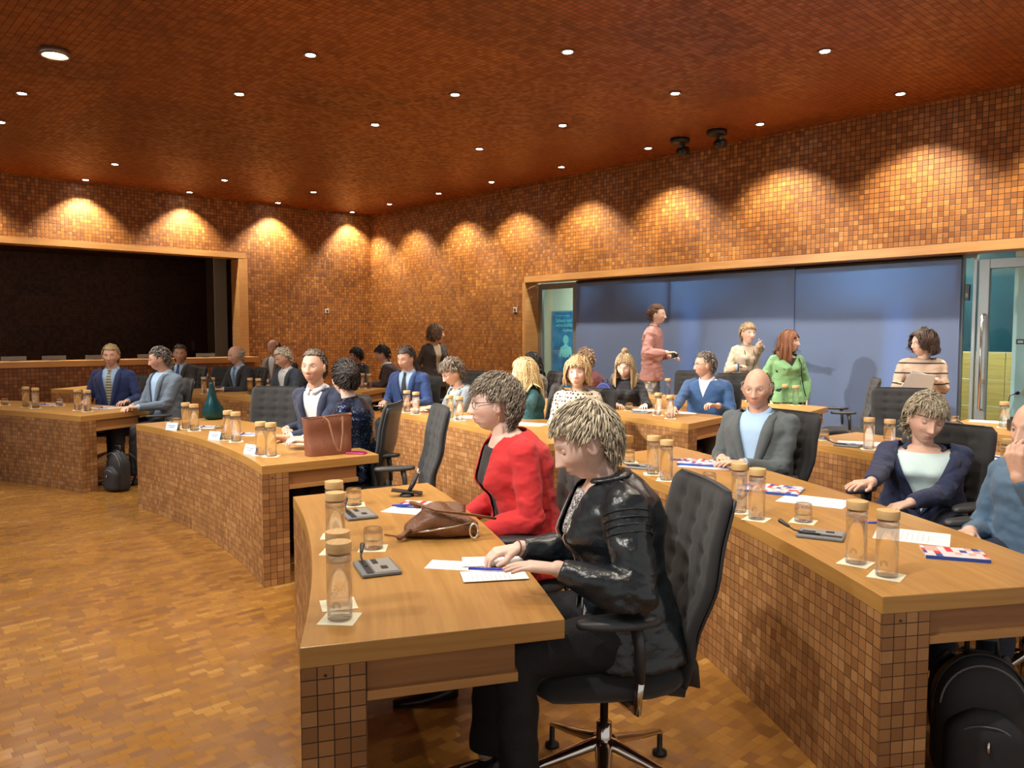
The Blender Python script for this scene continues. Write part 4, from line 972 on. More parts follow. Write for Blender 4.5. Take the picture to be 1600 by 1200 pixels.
handbag(); bpy.data.objects['handbag'].scale = (1.12, 1.15, 1.4)
# camera on the far right desk
p = at(1556, 668); e = empty('photo_camera', (p[0], p[1], TZP), 0.6); e.location = (*at(1583, 673)[:2], TZP); tag(e, 'black photo camera on the far right desk beside a bottle', 'camera')
part('body', MB().box((0, 0, 0.045), (0.13, 0.06, 0.088)), M_BLACK, e, bevel=0.012); part('lens', MB().tube([(0, -0.03, 0.045), (0, -0.10, 0.045)], [0.036, 0.04], 18), M_BLACK, e, smooth=True); part('viewfinder', MB().box((0, 0, 0.10), (0.05, 0.04, 0.025)), M_BLACK, e, bevel=0.006)
# backpacks
def backpack(x, y, z, rz, label, m, s=1.0, strap=True):
    e = empty('backpack', (x, y, z), rz); tag(e, label, 'bag'); n = 30; a = np.linspace(0, 2 * PI, n, endpoint=False)
    def shell(w, d, h, y0, z0=0.0, e_=3.0):
        r_ = []
        for t in np.linspace(0, 1, 16):
            k = (1 - max(0, (t - 0.62) / 0.38) ** 2.2 * 0.72) * (1 - max(0, (0.12 - t) / 0.12) ** 2 * 0.22)
            c_, s_ = np.cos(a), np.sin(a); q = (np.abs(c_) ** e_ + np.abs(s_) ** e_) ** (-1 / e_)
            r_.append(np.c_[w / 2 * k * q * c_, y0 + d / 2 * k * q * s_, np.full(n, z0 + h * (1 - (1 - t) ** 1.0))] * s)
        return MB().loft(r_)
    part('main_compartment', shell(0.31, 0.17, 0.46, 0), m, e, smooth=True)
    part('front_pocket', shell(0.25, 0.10, 0.27, 0.085, 0.02), m, e, smooth=True)
    part('top_handle', MB().tube([V(-0.05, 0.0, 0.445) * s, V(-0.045, 0.0, 0.51) * s, V(0.045, 0.0, 0.51) * s, V(0.05, 0.0, 0.445) * s], 0.01 * s, 8), M_BLACK, e, smooth=True)
    z_ = MB().tube([V(0.14 * math.cos(t), 0.075, 0.27 + 0.17 * math.sin(t)) * s for t in np.linspace(0.1, PI - 0.1, 20)], 0.004 * s, 6); part('zip', z_, M_GREYP, e, smooth=True)
    pu = MB().tube([V(0.0, 0.142, 0.20) * s, V(0.0, 0.150, 0.165) * s], 0.006 * s, 8); part('zip_pull', pu, M_CHROME, e, smooth=True)
    part('seam', MB().tube([V(0.155 * math.cos(t), 0.03, 0.26 + 0.205 * math.sin(t)) * s for t in np.linspace(-0.2, PI + 0.2, 24)], 0.005 * s, 6), M_BLACK, e, smooth=True)
    part('pocket_zip', MB().tube([V(0.10 * math.cos(t), 0.138 - 0.02 * abs(math.cos(t)), 0.16 + 0.09 * math.sin(t)) * s for t in np.linspace(0.1, PI - 0.1, 16)], 0.003 * s, 6), M_GREYP, e, smooth=True)
    if strap:
        for q in (-1, 1): part('shoulder_strap', MB().tube([V(q * 0.08, -0.08, 0.42) * s, V(q * 0.12, -0.13, 0.35) * s, V(q * 0.13, -0.14, 0.2) * s, V(q * 0.11, -0.09, 0.05) * s], 0.022 * s, 8, flat=0.35, upv=(0, 1, 0.1)), M_BLACK, e, smooth=True)
    return e
M_BPK = mat('black_nylon', (0.022, 0.024, 0.03), 0.6, noise_amt=0.15, bump=0.25, bump_scale=500)
p = at(1530, 1230, 0.0); p = atd(1530, 1130, 2.62); backpack(p[0], p[1], 0.0, yaw_of(vdir(-160)), 'black backpack standing on the floor under the right desk, lower right corner', M_BPK, 0.95)
p = at(186, 766, 0.0); backpack(p[0], p[1], 0.0, yaw_of(vdir(-150)), 'black bag on the floor under the left desk', M_BPK, 0.85)

# ================================================================== PEOPLE
M_SKIN = vcol_mat('skin', 0.48, 0.12, 0.05, 250)
M_HAIR = vcol_mat('hair', 0.55, 0, 0.15, 500)
M_EYEW = mat('eye_white', (0.62, 0.58, 0.55), 0.2, noise_amt=0.02)
M_IRIS = mat('eye_iris', (0.06, 0.045, 0.035), 0.15, noise_amt=0.2)
M_SHOE = mat('black_shoe', (0.012, 0.012, 0.013), 0.3)
def cube_sphere(n):
    P = []; idx = {}; F_ = []
    def vid(p):
        k = tuple(np.round(p, 5))
        if k not in idx: idx[k] = len(P); P.append(p)
        return idx[k]
    t = np.tan(np.linspace(-PI / 4, PI / 4, n + 1))
    for ax in range(3):
        for s in (-1, 1):
            for i in range(n):
                for j in range(n):
                    q = []
                    for (a, b_) in ((i, j), (i + 1, j), (i + 1, j + 1), (i, j + 1)):
                        v = [0, 0, 0]; v[ax] = s; v[(ax + 1) % 3] = t[a]; v[(ax + 2) % 3] = t[b_]; q.append(vid(nrm(v)))
                    F_.append(tuple(q) if s > 0 else tuple(q[::-1]))
    return np.array(P), F_
CS = {k: cube_sphere(k) for k in (14, 24, 40)}
def gs(x, s): return np.exp(-(x / s) ** 2)
def head_shape(nv, fem=False, jaw=1.0):
    """unit directions (x right, y forward, z up) -> points of a human head, chin to crown 0.228"""
    n = nv; p = n * np.array([0.0745, 0.094, 0.113]); x, y, z = p[:, 0].copy(), p[:, 1].copy(), p[:, 2].copy()
    f = np.clip(n[:, 1], 0, 1)
    back = np.clip(-n[:, 1], 0, 1)
    y -= back * 0.008 * (z > -0.02)
    # jaw and neck side
    t = np.clip((-0.01 - z) / 0.10, 0, 1)
    x *= 1 - (0.36 if fem else 0.30) / jaw * t ** 1.35
    y = np.where(y < 0, y * (1 - 0.62 * np.clip((-0.015 - z) / 0.07, 0, 1)), y)
    y += 0.012 * t * f
    # flatter face plane and temples
    y = np.where(y > 0.074, 0.074 + (y - 0.074) * 0.75, y)
    x *= 1 - 0.05 * gs(z - 0.04, 0.03) * f
    ax = np.abs(x); fr = np.clip((n[:, 1] - 0.15) / 0.4, 0, 1)
    y += fr * (0.005 * gs(z - 0.027, 0.010) * gs(ax - 0.022, 0.024)            # brow
               - 0.011 * gs(z - 0.008, 0.013) * gs(ax - 0.031, 0.014)           # sockets
               + 0.005 * gs(z + 0.024, 0.018) * gs(ax - 0.040, 0.018)           # cheekbones
               - 0.004 * gs(z + 0.055, 0.018) * gs(ax - 0.040, 0.014))
    # nose
    zz = z; prof = np.clip((0.018 - zz) / 0.050, 0, 1) * (zz > -0.034) + np.clip(1 - (-0.034 - zz) / 0.009, 0, 1) * (zz <= -0.034)
    wid = 0.0085 + 0.0045 * np.clip((0.018 - zz) / 0.05, 0, 1)
    y += fr * (0.029 * prof * gs(x, wid) + 0.006 * gs(zz + 0.032, 0.008) * gs(ax - 0.0125, 0.0055))
    y += fr * 0.004 * gs(zz - 0.012, 0.018) * gs(x, 0.008)
    # mouth: upper and lower lip with a crease
    m = gs(x, 0.024)
    y += fr * m * (0.0055 * gs(z + 0.0565, 0.0052) + 0.0065 * gs(z + 0.070, 0.0058) - 0.0045 * gs(z + 0.0632, 0.0026) - 0.003 * gs(z + 0.082, 0.006) + 0.004 * gs(z + 0.062, 0.018))
    y += fr * (0.009 if not fem else 0.006) * gs(z + 0.100, 0.014) * gs(x, 0.020)
    return np.c_[x, y, z]
def ear(mb, T, s, sc=1.0):
    c = V(s * 0.0725, -0.006, -0.008); 
    R = np.array([[0.35, 0, 0], [0, 1, 0], [0, 0, 1]])
    pts = []
    for t in np.linspace(0, 2 * PI, 13)[:-1]:
        pts.append(c + V(s * (0.002 + 0.006 * math.cos(t - 2.9)), -0.015 * math.cos(t) - 0.003 * math.sin(t), 0.031 * math.sin(t) * (1 if math.sin(t) > 0 else 0.85)))
    P = np.array([T(p) for p in pts]); mb.tube(P, 0.0048, 7, closed=True)
    q = [T(c + V(s * 0.002, 0, dz)) for dz in (-0.02, 0.018)]; mb.capsule(q[0], q[1], 0.009, 0.012, 10, 3)
def remesh(mb, vox, sm=4, fac=0.5, ad=0.0):
    me = bpy.data.meshes.new('t'); me.from_pydata([tuple(v) for v in mb.verts()], [], mb.f)
    o = bpy.data.objects.new('t', me); COL.objects.link(o)
    m = o.modifiers.new('r', 'REMESH'); m.mode = 'VOXEL'; m.voxel_size = vox; m.adaptivity = ad
    if sm: m = o.modifiers.new('s', 'SMOOTH'); m.factor = fac; m.iterations = sm
    bpy.context.view_layer.update(); dg = bpy.context.evaluated_depsgraph_get(); dg.update()
    e = o.evaluated_get(dg); r = e.to_mesh(); nv = len(r.vertices)
    co = np.zeros(nv * 3); r.vertices.foreach_get('co', co); co = co.reshape(-1, 3)
    ls = np.zeros(len(r.loops), dtype=int); r.loops.foreach_get('vertex_index', ls)
    st = np.zeros(len(r.polygons), dtype=int); r.polygons.foreach_get('loop_start', st); tt = np.zeros(len(r.polygons), dtype=int); r.polygons.foreach_get('loop_total', tt)
    fs = [tuple(ls[a:a + b_]) for a, b_ in zip(st, tt)]
    e.to_mesh_clear(); COL.objects.unlink(o); bpy.data.objects.remove(o); bpy.data.meshes.remove(me)
    return co, fs
def fast_mesh(name, co, fs, mats, col=None, smooth=True):
    me = bpy.data.meshes.new(name); me.from_pydata(co.tolist(), [], fs)
    for m in (mats if isinstance(mats, list) else [mats]): me.materials.append(m)
    me.polygons.foreach_set('use_smooth', [smooth] * len(me.polygons))
    if col is not None:
        a = me.color_attributes.new('Col', 'FLOAT_COLOR', 'POINT'); a.data.foreach_set('color', np.c_[col, np.ones(len(col))].astype(np.float32).ravel())
    me.update(); return me
def wrinkle(co, amt, sc, seed=0, mask=None):
    me_n = np.array([noise.noise_vector(Vector((c[0] * sc, c[1] * sc, c[2] * sc * 1.7 + seed))) for c in co])
    d = me_n * amt
    if mask is not None: d *= mask[:, None]
    return co + d
def ik(S, T, l1, l2, hint):
    d = T - S; L = np.linalg.norm(d); L2 = min(L, (l1 + l2) * 0.995); dn = nrm(d); T = S + dn * L2
    a = (l1 * l1 - l2 * l2 + L2 * L2) / (2 * L2); h = math.sqrt(max(l1 * l1 - a * a, 0))
    hv = nrm(hint - dn * np.dot(hint, dn)); return S + dn * a + hv * h, T
def hand(mb, W, d, n, side, curl=0.35, spread=1.0, sc=1.0, thumb=0.5, fing=None):
    """side +1 = right hand. d fingers' direction, n palm side normal"""
    d = nrm(d); n = nrm(n - d * np.dot(n, d)); t = nrm(np.cross(d, n)) * side   # t: towards the thumb
    L = 0.088 * sc
    kn = []
    for i, (o, l) in enumerate(((0.030, 0.99), (0.0105, 1.03), (-0.010, 1.0), (-0.029, 0.92))):
        k = W + d * L * l + t * o * sc - n * 0.003 * sc; kn.append(k); mb.capsule(W + t * o * 0.55 * sc + d * 0.006, k, 0.0155 * sc, 0.0118 * sc, 10, 3)
    mb.ell(W + d * L * 0.5, np.column_stack([t, d, n]), (0.036 * sc, 0.045 * sc, 0.0135 * sc), 14, 8)
    mb.capsule(W + d * 0.01 + t * 0.016 * sc, W + d * 0.045 * sc + t * 0.034 * sc + n * 0.008 * sc, 0.016 * sc, 0.015 * sc, 10, 3)
    for i, (k, ln, r) in enumerate(zip(kn, (0.074, 0.081, 0.075, 0.060), (0.0088, 0.009, 0.0086, 0.0078))):
        c = curl if fing is None else fing[i]
        ang = (0.10, 0.02, -0.06, -0.15)[i] * spread; dd = nrm(d + t * ang); p = k; b_ = 0.0
        for j, (fr, bend) in enumerate(((0.46, 0.75), (0.30, 1.1), (0.24, 0.7))):
            b_ += bend * c; v = nrm(dd * math.cos(b_) + n * math.sin(b_)); q = p + v * ln * fr * sc
            mb.capsule(p, q, r * (1 - 0.08 * j) * sc, r * (0.94 - 0.09 * j) * sc, 10, 3); p = q
    b0 = W + d * 0.042 * sc + t * 0.034 * sc + n * 0.008 * sc
    v = nrm(d * 0.75 + t * 0.75 * (1 - thumb * 0.6) + n * 0.45 * thumb); q = b0 + v * 0.036 * sc; mb.capsule(b0, q, 0.0125 * sc, 0.0105 * sc, 10, 3)
    v = nrm(d * 1.0 + t * 0.25 * (1 - thumb) + n * 0.35 * thumb); mb.capsule(q, q + v * 0.028 * sc, 0.0105 * sc, 0.0085 * sc, 10, 3)

SK = {'a': (0.66, 0.42, 0.32), 'b': (0.62, 0.37, 0.27), 'c': (0.70, 0.49, 0.40), 'd': (0.55, 0.32, 0.23)}
MERGED = []
def person(label, px, py, d, phi=180, hphi=None, hpitch=0, hroll=0, fem=False, stand=False, skin='a', near=0, top=None, topc=None, under=None, tie=None, vb=0.35, vw=0.075, pants=(0.02, 0.02, 0.025),
           hair='short', hairc=(0.1, 0.07, 0.05), hair_kw=None, glasses=None, Lh=None, Rh=None, lean=None, legphi=None, chair_l=None, chair_phi=None, wide=1.0, hs=1.06, eyes=True, closed=False, lapel=True, kind='jacket', collar=True, extra=None, drop=0, brow=None, bust=None, group=None):
    H = atd(px, py, d); hphi = phi if hphi is None else hphi
    fb = vdir(phi); rb = nrm(np.cross(fb, UP))
    fh = vdir(hphi); rh = nrm(np.cross(fh, UP)); hp = math.radians(hpitch)
    fhh = fh * math.cos(hp) - UP * math.sin(hp); uh = UP * math.cos(hp) + fh * math.sin(hp)
    if hroll: a = math.radians(hroll); rh, uh = rh * math.cos(a) + uh * math.sin(a), uh * math.cos(a) - rh * math.sin(a)
    HM = np.column_stack([rh, fhh, uh]) * hs
    T = lambda p: H + HM @ np.asarray(p, float)
    sp_ = max(0, math.sin(math.radians(hpitch))); nk_ = (extra or {}).get('neck', 0.134); N0 = H - UP * (nk_ - 0.02 * sp_) * hs - fb * (0.024 + 0.06 * sp_) - fh * 0.016
    sh_w = (0.166 if not fem else 0.145) * wide
    if stand:
        hgt = H[2] + 0.115; pz = hgt * 0.525; lean = 2 if lean is None else lean
    else:
        pz = 0.565; lean = 6 if lean is None else lean
    Lt = (N0[2] - pz); P0 = V(N0[0], N0[1], 0) - fb * math.tan(math.radians(lean)) * Lt; P0[2] = pz
    C1 = (P0 + N0) / 2 - fb * (0.012 + 0.03 * (lean > 10)) + UP * 0.02
    def cen(v):
        if v < 0: return P0 + (C1 - P0) * 2 * v
        return P0 * (1 - v) ** 2 + C1 * 2 * v * (1 - v) + N0 * v * v
    def fwd(v):
        tn = nrm(cen(min(v + .02, 1.02)) - cen(max(v - .02, -.3))); return nrm(np.cross(tn, rb) * 1.0) * (1 if np.dot(np.cross(tn, rb), fb) > 0 else -1)
    VS = [-0.14, 0.0, 0.15, 0.32, 0.5, 0.66, 0.80, 0.88, 0.935, 0.97, 1.0]
    if fem: AA = [0.185, 0.185, 0.172, 0.148, 0.142, 0.152, 0.156, 0.135, 0.103, 0.074, 0.058]; BB = [0.130, 0.130, 0.118, 0.103, 0.105, 0.122, 0.108, 0.092, 0.078, 0.066, 0.060]
    else: AA = [0.175, 0.175, 0.168, 0.163, 0.166, 0.176, 0.180, 0.152, 0.116, 0.082, 0.064]; BB = [0.130, 0.130, 0.125, 0.122, 0.120, 0.120, 0.114, 0.098, 0.082, 0.070, 0.064]
    AA = np.array(AA) * wide; BB = np.array(BB) * (1 + (wide - 1) * 1.3)
    bust = (0.030 if fem else 0.0) if bust is None else bust
    def ab(v): return np.interp(v, VS, AA), np.interp(v, VS, BB)
    def surf(x, v, off=0.0):
        a, b_ = ab(v); a += off; b_ += off; u = min(abs(x) / a, 0.999)
        y = b_ * (1 - u ** 2.4) ** (1 / 2.4) + bust * gs(v - 0.66, 0.12) * gs(abs(x) - 0.065, 0.06)
        return cen(v) + rb * x + fwd(v) * y
    def torso(mb, off, v0=0.0, v1=1.0, n=40, k=22, flare=0.0):
        rings = []
        for v in np.linspace(v0, v1, k):
            a, b_ = ab(v); a += off; b_ += off
            if v < 0.1: a += flare * (0.1 - v); b_ += flare * (0.1 - v)
            th = np.linspace(0, 2 * PI, n, endpoint=False); c, s = np.cos(th), np.sin(th); r = (np.abs(c) ** 2.4 + np.abs(s) ** 2.4) ** (-1 / 2.4)
            x = a * r * c; y = b_ * r * s; y = y + np.where(s > 0, bust * gs(v - 0.66, 0.12) * gs(np.abs(x) - 0.065, 0.06) * s, 0) + np.where(s < 0, 0.010 * gs(v - .75, .15) * s, 0)
            rings.append(cen(v) + np.outer(x, rb) + np.outer(y, fwd(v)))
        mb.loft(rings)
    S = {}; El = {}; Wr = {}; hd = {}
    sz = 1.0 if not fem else 0.93
    vs = 0.855
    for side, spec in ((1, Rh), (-1, Lh)):
        sp = cen(vs) + rb * side * sh_w - fwd(vs) * 0.008 ; S[side] = sp
        spec = dict(spec or {}); mode = spec.get('mode', 'lap')
        if 'at' in spec: W = V(*spec['at'])
        elif 'px' in spec: W = at(*spec['px'], spec.get('z', 0.765))
        elif 'pd' in spec: W = atd(*spec['pd'])
        elif mode == 'hang': W = sp + UP * -0.50 * sz + rb * side * 0.06 + fb * 0.05
        elif mode == 'table': W = V(*(P0 + fb * spec.get('f', 0.40) + rb * side * spec.get('x', 0.12))[:2], 0.768)
        elif mode == 'belly': W = P0 + fb * 0.26 + rb * side * 0.06 + UP * 0.14
        else: W = V(*(P0 + fb * 0.27 + rb * side * 0.13)[:2], 0.68)
        hint = V(*spec['hint']) if 'hint' in spec else (-UP * 1.0 + rb * side * spec.get('out', 0.45) - fb * 0.35)
        l1, l2 = 0.295 * sz, 0.262 * sz
        E_, W2 = ik(sp, W, l1, l2, hint); El[side] = E_; Wr[side] = W2
        dd = nrm(W2 - E_); dd = nrm(dd * (0.75) + np.array(spec.get('d', dd), float) * 1.0) if 'd' in spec else dd
        nn = V(*spec['n']) if 'n' in spec else (-UP if mode != 'hang' else -rb * side)
        if mode == 'table' or 'px' in spec or mode in ('lap', 'belly'): dd = nrm(dd * V(1, 1, 0.25)) if 'd' not in spec else dd
        hd[side] = (W2, dd, nn, spec)
    # ---- body: head, neck, torso, arms, hands, legs grown together
    vox = 0.0032 if near == 2 else (0.0048 if near == 1 else 0.0065)
    mb = MB(); cs = CS[40 if near == 2 else 24]; HP = head_shape(cs[0], fem); mb.add(H + HP @ HM.T, cs[1])
    for s in (-1, 1): ear(mb, T, s)
    nt = T(V(0, -0.022, -0.055)); mb.capsule(N0 - UP * 0.05 - fb * 0.005, nt, (0.060 if not fem else 0.050) * wide ** 0.5, 0.054 if not fem else 0.046, 16, 4)
    torso(mb, -0.012, 0.0, 1.0, 28, 12)
    for side in (1, -1):
        wr = 0.030 if not fem else 0.026
        mb.capsule(S[side], El[side], 0.044 * wide, 0.033, 12); mb.capsule(El[side], Wr[side], 0.033, wr, 12)
        W2, dd, nn, spec = hd[side]; hand(mb, W2 + dd * 0.005, dd, nn, side, spec.get('curl', 0.35), spec.get('spread', 1.0), sz * 1.0, spec.get('thumb', 0.5), spec.get('fing'))
    lf = vdir(phi if legphi is None else legphi); lr = nrm(np.cross(lf, UP)); legs = []
    for side in (1, -1):
        hip = P0 + lr * side * 0.09 * wide
        if stand: knee = V(hip[0], hip[1], 0) + lr * side * 0.01 + lf * 0.02 + UP * pz * 0.54; ank = V(hip[0], hip[1], 0.09) + lr * side * 0.02 - lf * 0.02
        else: knee = hip + lf * 0.43 * sz + lr * side * 0.05; knee[2] = 0.545; ank = V(knee[0], knee[1], 0.10) + lf * (0.02 + drop * (0.10 if side > 0 else -0.12))
        legs.append((hip, knee, ank)); mb.capsule(hip, knee, 0.075, 0.050, 12); mb.capsule(knee, ank, 0.046, 0.030, 12)
        mb.capsule(V(ank[0], ank[1], 0.05) - lf * 0.02, V(ank[0], ank[1], 0.026) + lf * 0.11, 0.026, 0.016, 10)
    co, fs = remesh(mb, vox, 2 if near == 2 else 1, 0.5)
    org = V(P0[0], P0[1], 0.0)
    sk = np.array(SK[skin]); col = np.tile(sk, (len(co), 1)) * 1.0
    L_ = (co - H) @ HM / (hs * hs); x, y, z = L_[:, 0], L_[:, 1], L_[:, 2]; hm = (y > 0.02) & (np.abs(z) < 0.13)
    ax = np.abs(x)
    lip = hm * gs(ax, 0.024) ** 1.8 * np.clip(1.7 * (gs(z + 0.0565, 0.005) + gs(z + 0.070, 0.0055)) - 0.5, 0, 1) * (y > 0.07)
    lc = sk * V(0.85, 0.45, 0.42) if not fem else V(0.46, 0.10, 0.10)
    col = col * (1 - lip[:, None]) + lc * lip[:, None]
    ch = (hm * gs(ax - 0.042, 0.02) * gs(z + 0.03, 0.022) * 0.30)[:, None]; col = col * (1 - ch) + sk * V(1.08, 0.72, 0.68) * ch
    nz = (hm * gs(x, 0.014) * gs(z + 0.033, 0.012) * 0.22)[:, None]; col = col * (1 - nz) + sk * V(1.05, 0.72, 0.68) * nz
    bc = np.array(brow if brow is not None else np.array(hairc) * 0.6)
    br = (hm * (y > 0.055) * gs(z - 0.031 + 0.004 * ((ax - 0.03) / 0.015) ** 2, 0.0042) * gs(ax - 0.031, 0.017) ** 1.5 * (0.75 if not fem else 0.55))[:, None]; col = col * (1 - br) + bc * br
    ey = (hm * (y > 0.055) * gs(z - 0.0025, 0.0016) * gs(ax - 0.031, 0.013) * 0.6)[:, None]
    if closed: col = col * (1 - ey) + sk * 0.18 * ey
    mo = (hm * (y > 0.07) * gs(z + 0.0632, 0.0018) * gs(ax, 0.02) * 0.75)[:, None]; col = col * (1 - mo) + sk * 0.22 * mo
    body = link('person', fast_mesh('person', co - org, fs, M_SKIN, col), None, org); tag(body, label, 'person', group)
    def pt(name, m_, mats, smooth=True, lab=None, sub=0): return part(name, m_, mats, body, smooth=smooth, org=org, uv=False, label=lab, sub=sub)
    # ---- eyes
    if eyes and near:
        for s in (-1, 1):
            c = V(s * 0.031, 0.0665, 0.008); r = 0.0125
            if not closed:
                e = MB(); e.ell(T(c), HM, (r, r, r), 16, 12); e.mi = 1; e.ell(T(c + V(0, 0.0078, -0.0005)), HM, (0.0058, 0.0053, 0.0058), 12, 8); pt('eye', e, [M_EYEW, M_IRIS])
            # lid
            l = MB(); rows = []
            up0, lo0 = (0.30, -0.55) if not closed else (-0.55, -0.95)
            for q in np.linspace(up0, 1.35, 7):
                rows.append([T(c + 1.11 * r * V(math.cos(q) * math.sin(t) * 1.12, math.cos(q) * math.cos(t), math.sin(q))) for t in np.linspace(-1.25, 1.25, 13)])
            P_ = np.array(rows).reshape(-1, 3); l.add(P_, [(i * 13 + j, i * 13 + j + 1, (i + 1) * 13 + j + 1, (i + 1) * 13 + j) for i in range(6) for j in range(12)])
            rows = []
            for q in np.linspace(lo0 - 0.5, lo0, 4): rows.append([T(c + 1.08 * r * V(math.cos(q) * math.sin(t) * 1.12, math.cos(q) * math.cos(t), math.sin(q))) for t in np.linspace(-1.2, 1.2, 13)])
            P_ = np.array(rows).reshape(-1, 3); l.add(P_, [(i * 13 + j, i * 13 + j + 1, (i + 1) * 13 + j + 1, (i + 1) * 13 + j) for i in range(3) for j in range(12)])
            me = fast_mesh('eyelid', l.verts() - org, l.f, M_SKIN, np.tile(sk * 0.88, (len(l.verts()), 1))); link('eyelid', me, body)
            la = MB().tube([T(c + 1.13 * r * V(math.cos(up0) * math.sin(t) * 1.14, math.cos(up0) * math.cos(t), math.sin(up0))) for t in np.linspace(-1.2, 1.2, 9)], 0.0007 if fem else 0.0005, 5); pt('eyelash', la, M_BLACK)
    elif eyes:
        for s in (-1, 1):
            e = MB(); e.ell(T(V(s * 0.031, 0.0725, 0.006)), HM, (0.0085, 0.006, 0.0035), 10, 6); pt('eye', e, M_IRIS)
    # ---- hair
    build_hair(body, org, T, HM, H, hair, hairc, near, hair_kw or {}, S, N0, fem)
    if glasses is not None:
        g = MB(); gm = mat('glasses_%s' % glasses, {'dark': (0.02, 0.015, 0.015), 'metal': (0.35, 0.3, 0.28), 'red': (0.25, 0.05, 0.04)}[glasses], 0.3, 0.3)
        for s in (-1, 1):
            w_, h_ = 0.0225, 0.0185; g.tube([T(V(s * 0.033 + w_ * math.cos(t), 0.091 - 0.006 * (s * math.cos(t) * 0.5 + 0.5), 0.004 + h_ * math.sin(t))) for t in np.linspace(0, 2 * PI, 20, endpoint=False)], 0.0013, 5, closed=True)
            g.tube([T(V(s * 0.056, 0.086, 0.010)), T(V(s * 0.074, 0.05, 0.012)), T(V(s * 0.079, 0.0, 0.012)), T(V(s * 0.078, -0.015, 0.004))], 0.0014, 5)
        g.tube([T(V(-0.0105, 0.092, 0.007)), T(V(0, 0.096, 0.010)), T(V(0.0105, 0.092, 0.007))], 0.0013, 5)
        pt('glasses', g, gm)
    # ---- clothes
    gv = 0.007 if near == 2 else (0.009 if near == 1 else 0.012)
    off = 0.018 if kind in ('jacket', 'open') else 0.012
    slv = extra.get('sleeve', 1.0) if extra else 1.0
    mb = MB(); torso(mb, off, -0.13 if not stand or kind != 'jacket' else -0.2, 0.985 if kind != 'jacket' else 0.965, 40, 26, 0.10)
    for side in (1, -1):
        puff = (extra or {}).get('puff', 1.0); am = (extra or {}).get('arm', 1.0)
        a = S[side]; e_ = El[side]; w_ = Wr[side]; we = e_ + (w_ - e_) * (0.97 * slv); r0 = (0.058 if not fem else 0.051) * wide ** 0.6 * am + (off - 0.012); puff *= am
        mb.capsule(a - UP * 0.004, e_, r0, (0.053 if not fem else 0.048) * puff, 18, 5); mb.capsule(e_, e_, 0.053 * puff if not fem else 0.048 * puff, 0.053 if not fem else 0.048 * puff, 16, 5)
        dn = nrm(we - e_); mb.tube([e_, e_ + (we - e_) * 0.5, we - dn * 0.004, we], [0.051 * puff, 0.046 * (1 + (puff - 1) * 1.4), 0.036 * (0.95 if puff > 1 else 1.03), 0.034], 18)
        mb.capsule(cen(0.955) + rb * side * 0.045, a + UP * 0.004, 0.050, 0.050, 14)
    co, fs = remesh(mb, gv, 5 if near else 3, 0.5)
    # folds: strongest around elbows and the waist
    ms = np.full(len(co), 0.35)
    for side in (1, -1):
        ms += 1.1 * np.exp(-(np.linalg.norm(co - El[side], axis=1) / 0.085) ** 2) + 0.5 * np.exp(-(np.linalg.norm(co - S[side] + UP * 0.06, axis=1) / 0.09) ** 2)
    ms += 0.7 * np.exp(-(np.linalg.norm(co - cen(0.15), axis=1) / 0.2) ** 2)
    co = wrinkle(co, (extra or {}).get('wr', 0.012), 13, seed=px * 0.1, mask=ms); co = wrinkle(co, 0.004, 38, seed=py * 0.1, mask=np.minimum(ms, 1))
    me = fast_mesh('jacket', co - org, fs, top)
    # neck hole / front opening
    bm = bmesh.new(); bm.from_mesh(me)
    axv = nrm(N0 - P0); Nl = N0 - org
    if kind in ('jacket', 'vneck', 'open'):
        vtop = 1.02; pb = cen(vb) - org; ptp = cen(vtop) - org; pairs = []
        for side in (1, -1):
            a_ = pb + rb * side * (0.0 if kind != 'open' else 0.045); b_ = ptp + rb * side * vw * 1.15
            nn = nrm(np.cross(b_ - a_, fb)); nn = nn if np.dot(nn, rb * side) > 0 else -nn
            bmesh.ops.bisect_plane(bm, geom=bm.verts[:] + bm.edges[:] + bm.faces[:], plane_co=Vector(a_), plane_no=Vector(nn), dist=1e-5); pairs.append((a_, nn))
        dl = []
        for f in bm.faces:
            c = np.array(f.calc_center_median()); v = np.dot(c - pb, axv)
            if v < (-0.0 if kind != 'open' else -9): continue
            q = c - (N0 - org); h = np.dot(c - (P0 - org), axv) / np.linalg.norm(N0 - P0); ce = cen(min(max(h, -.2), 1)) - org
            fd = np.dot(c - ce, fb)
            if fd > -0.015 and fd < 0.20 and all(np.dot(c - a_, nn) < 0 for a_, nn in pairs) and np.linalg.norm(np.dot(c - ce, rb)) < 0.12: dl.append(f)
        bmesh.ops.delete(bm, geom=dl, context='FACES')
    nb = Vector(N0 - org + UP * 0.0); un = Vector(nrm(nrm(nt - N0) + axv))
    zc = {'jacket': -0.004, 'open': -0.004}.get(kind, 0.0)
    dl = [f for f in bm.faces if (f.calc_center_median() - nb).dot(un) > zc and (f.calc_center_median() - nb).length < 0.12]
    bmesh.ops.delete(bm, geom=dl, context='FACES')
    if not bm.faces: pass
    bm.to_mesh(me); bm.free()
    gname = {'jacket': 'jacket', 'open': 'jacket', 'vneck': 'sweater', 'sweater': 'sweater', 'blouse': 'blouse'}[kind]
    o = link(gname, me, body); md = o.modifiers.new('s', 'SOLIDIFY'); md.thickness = 0.004; md.offset = -1
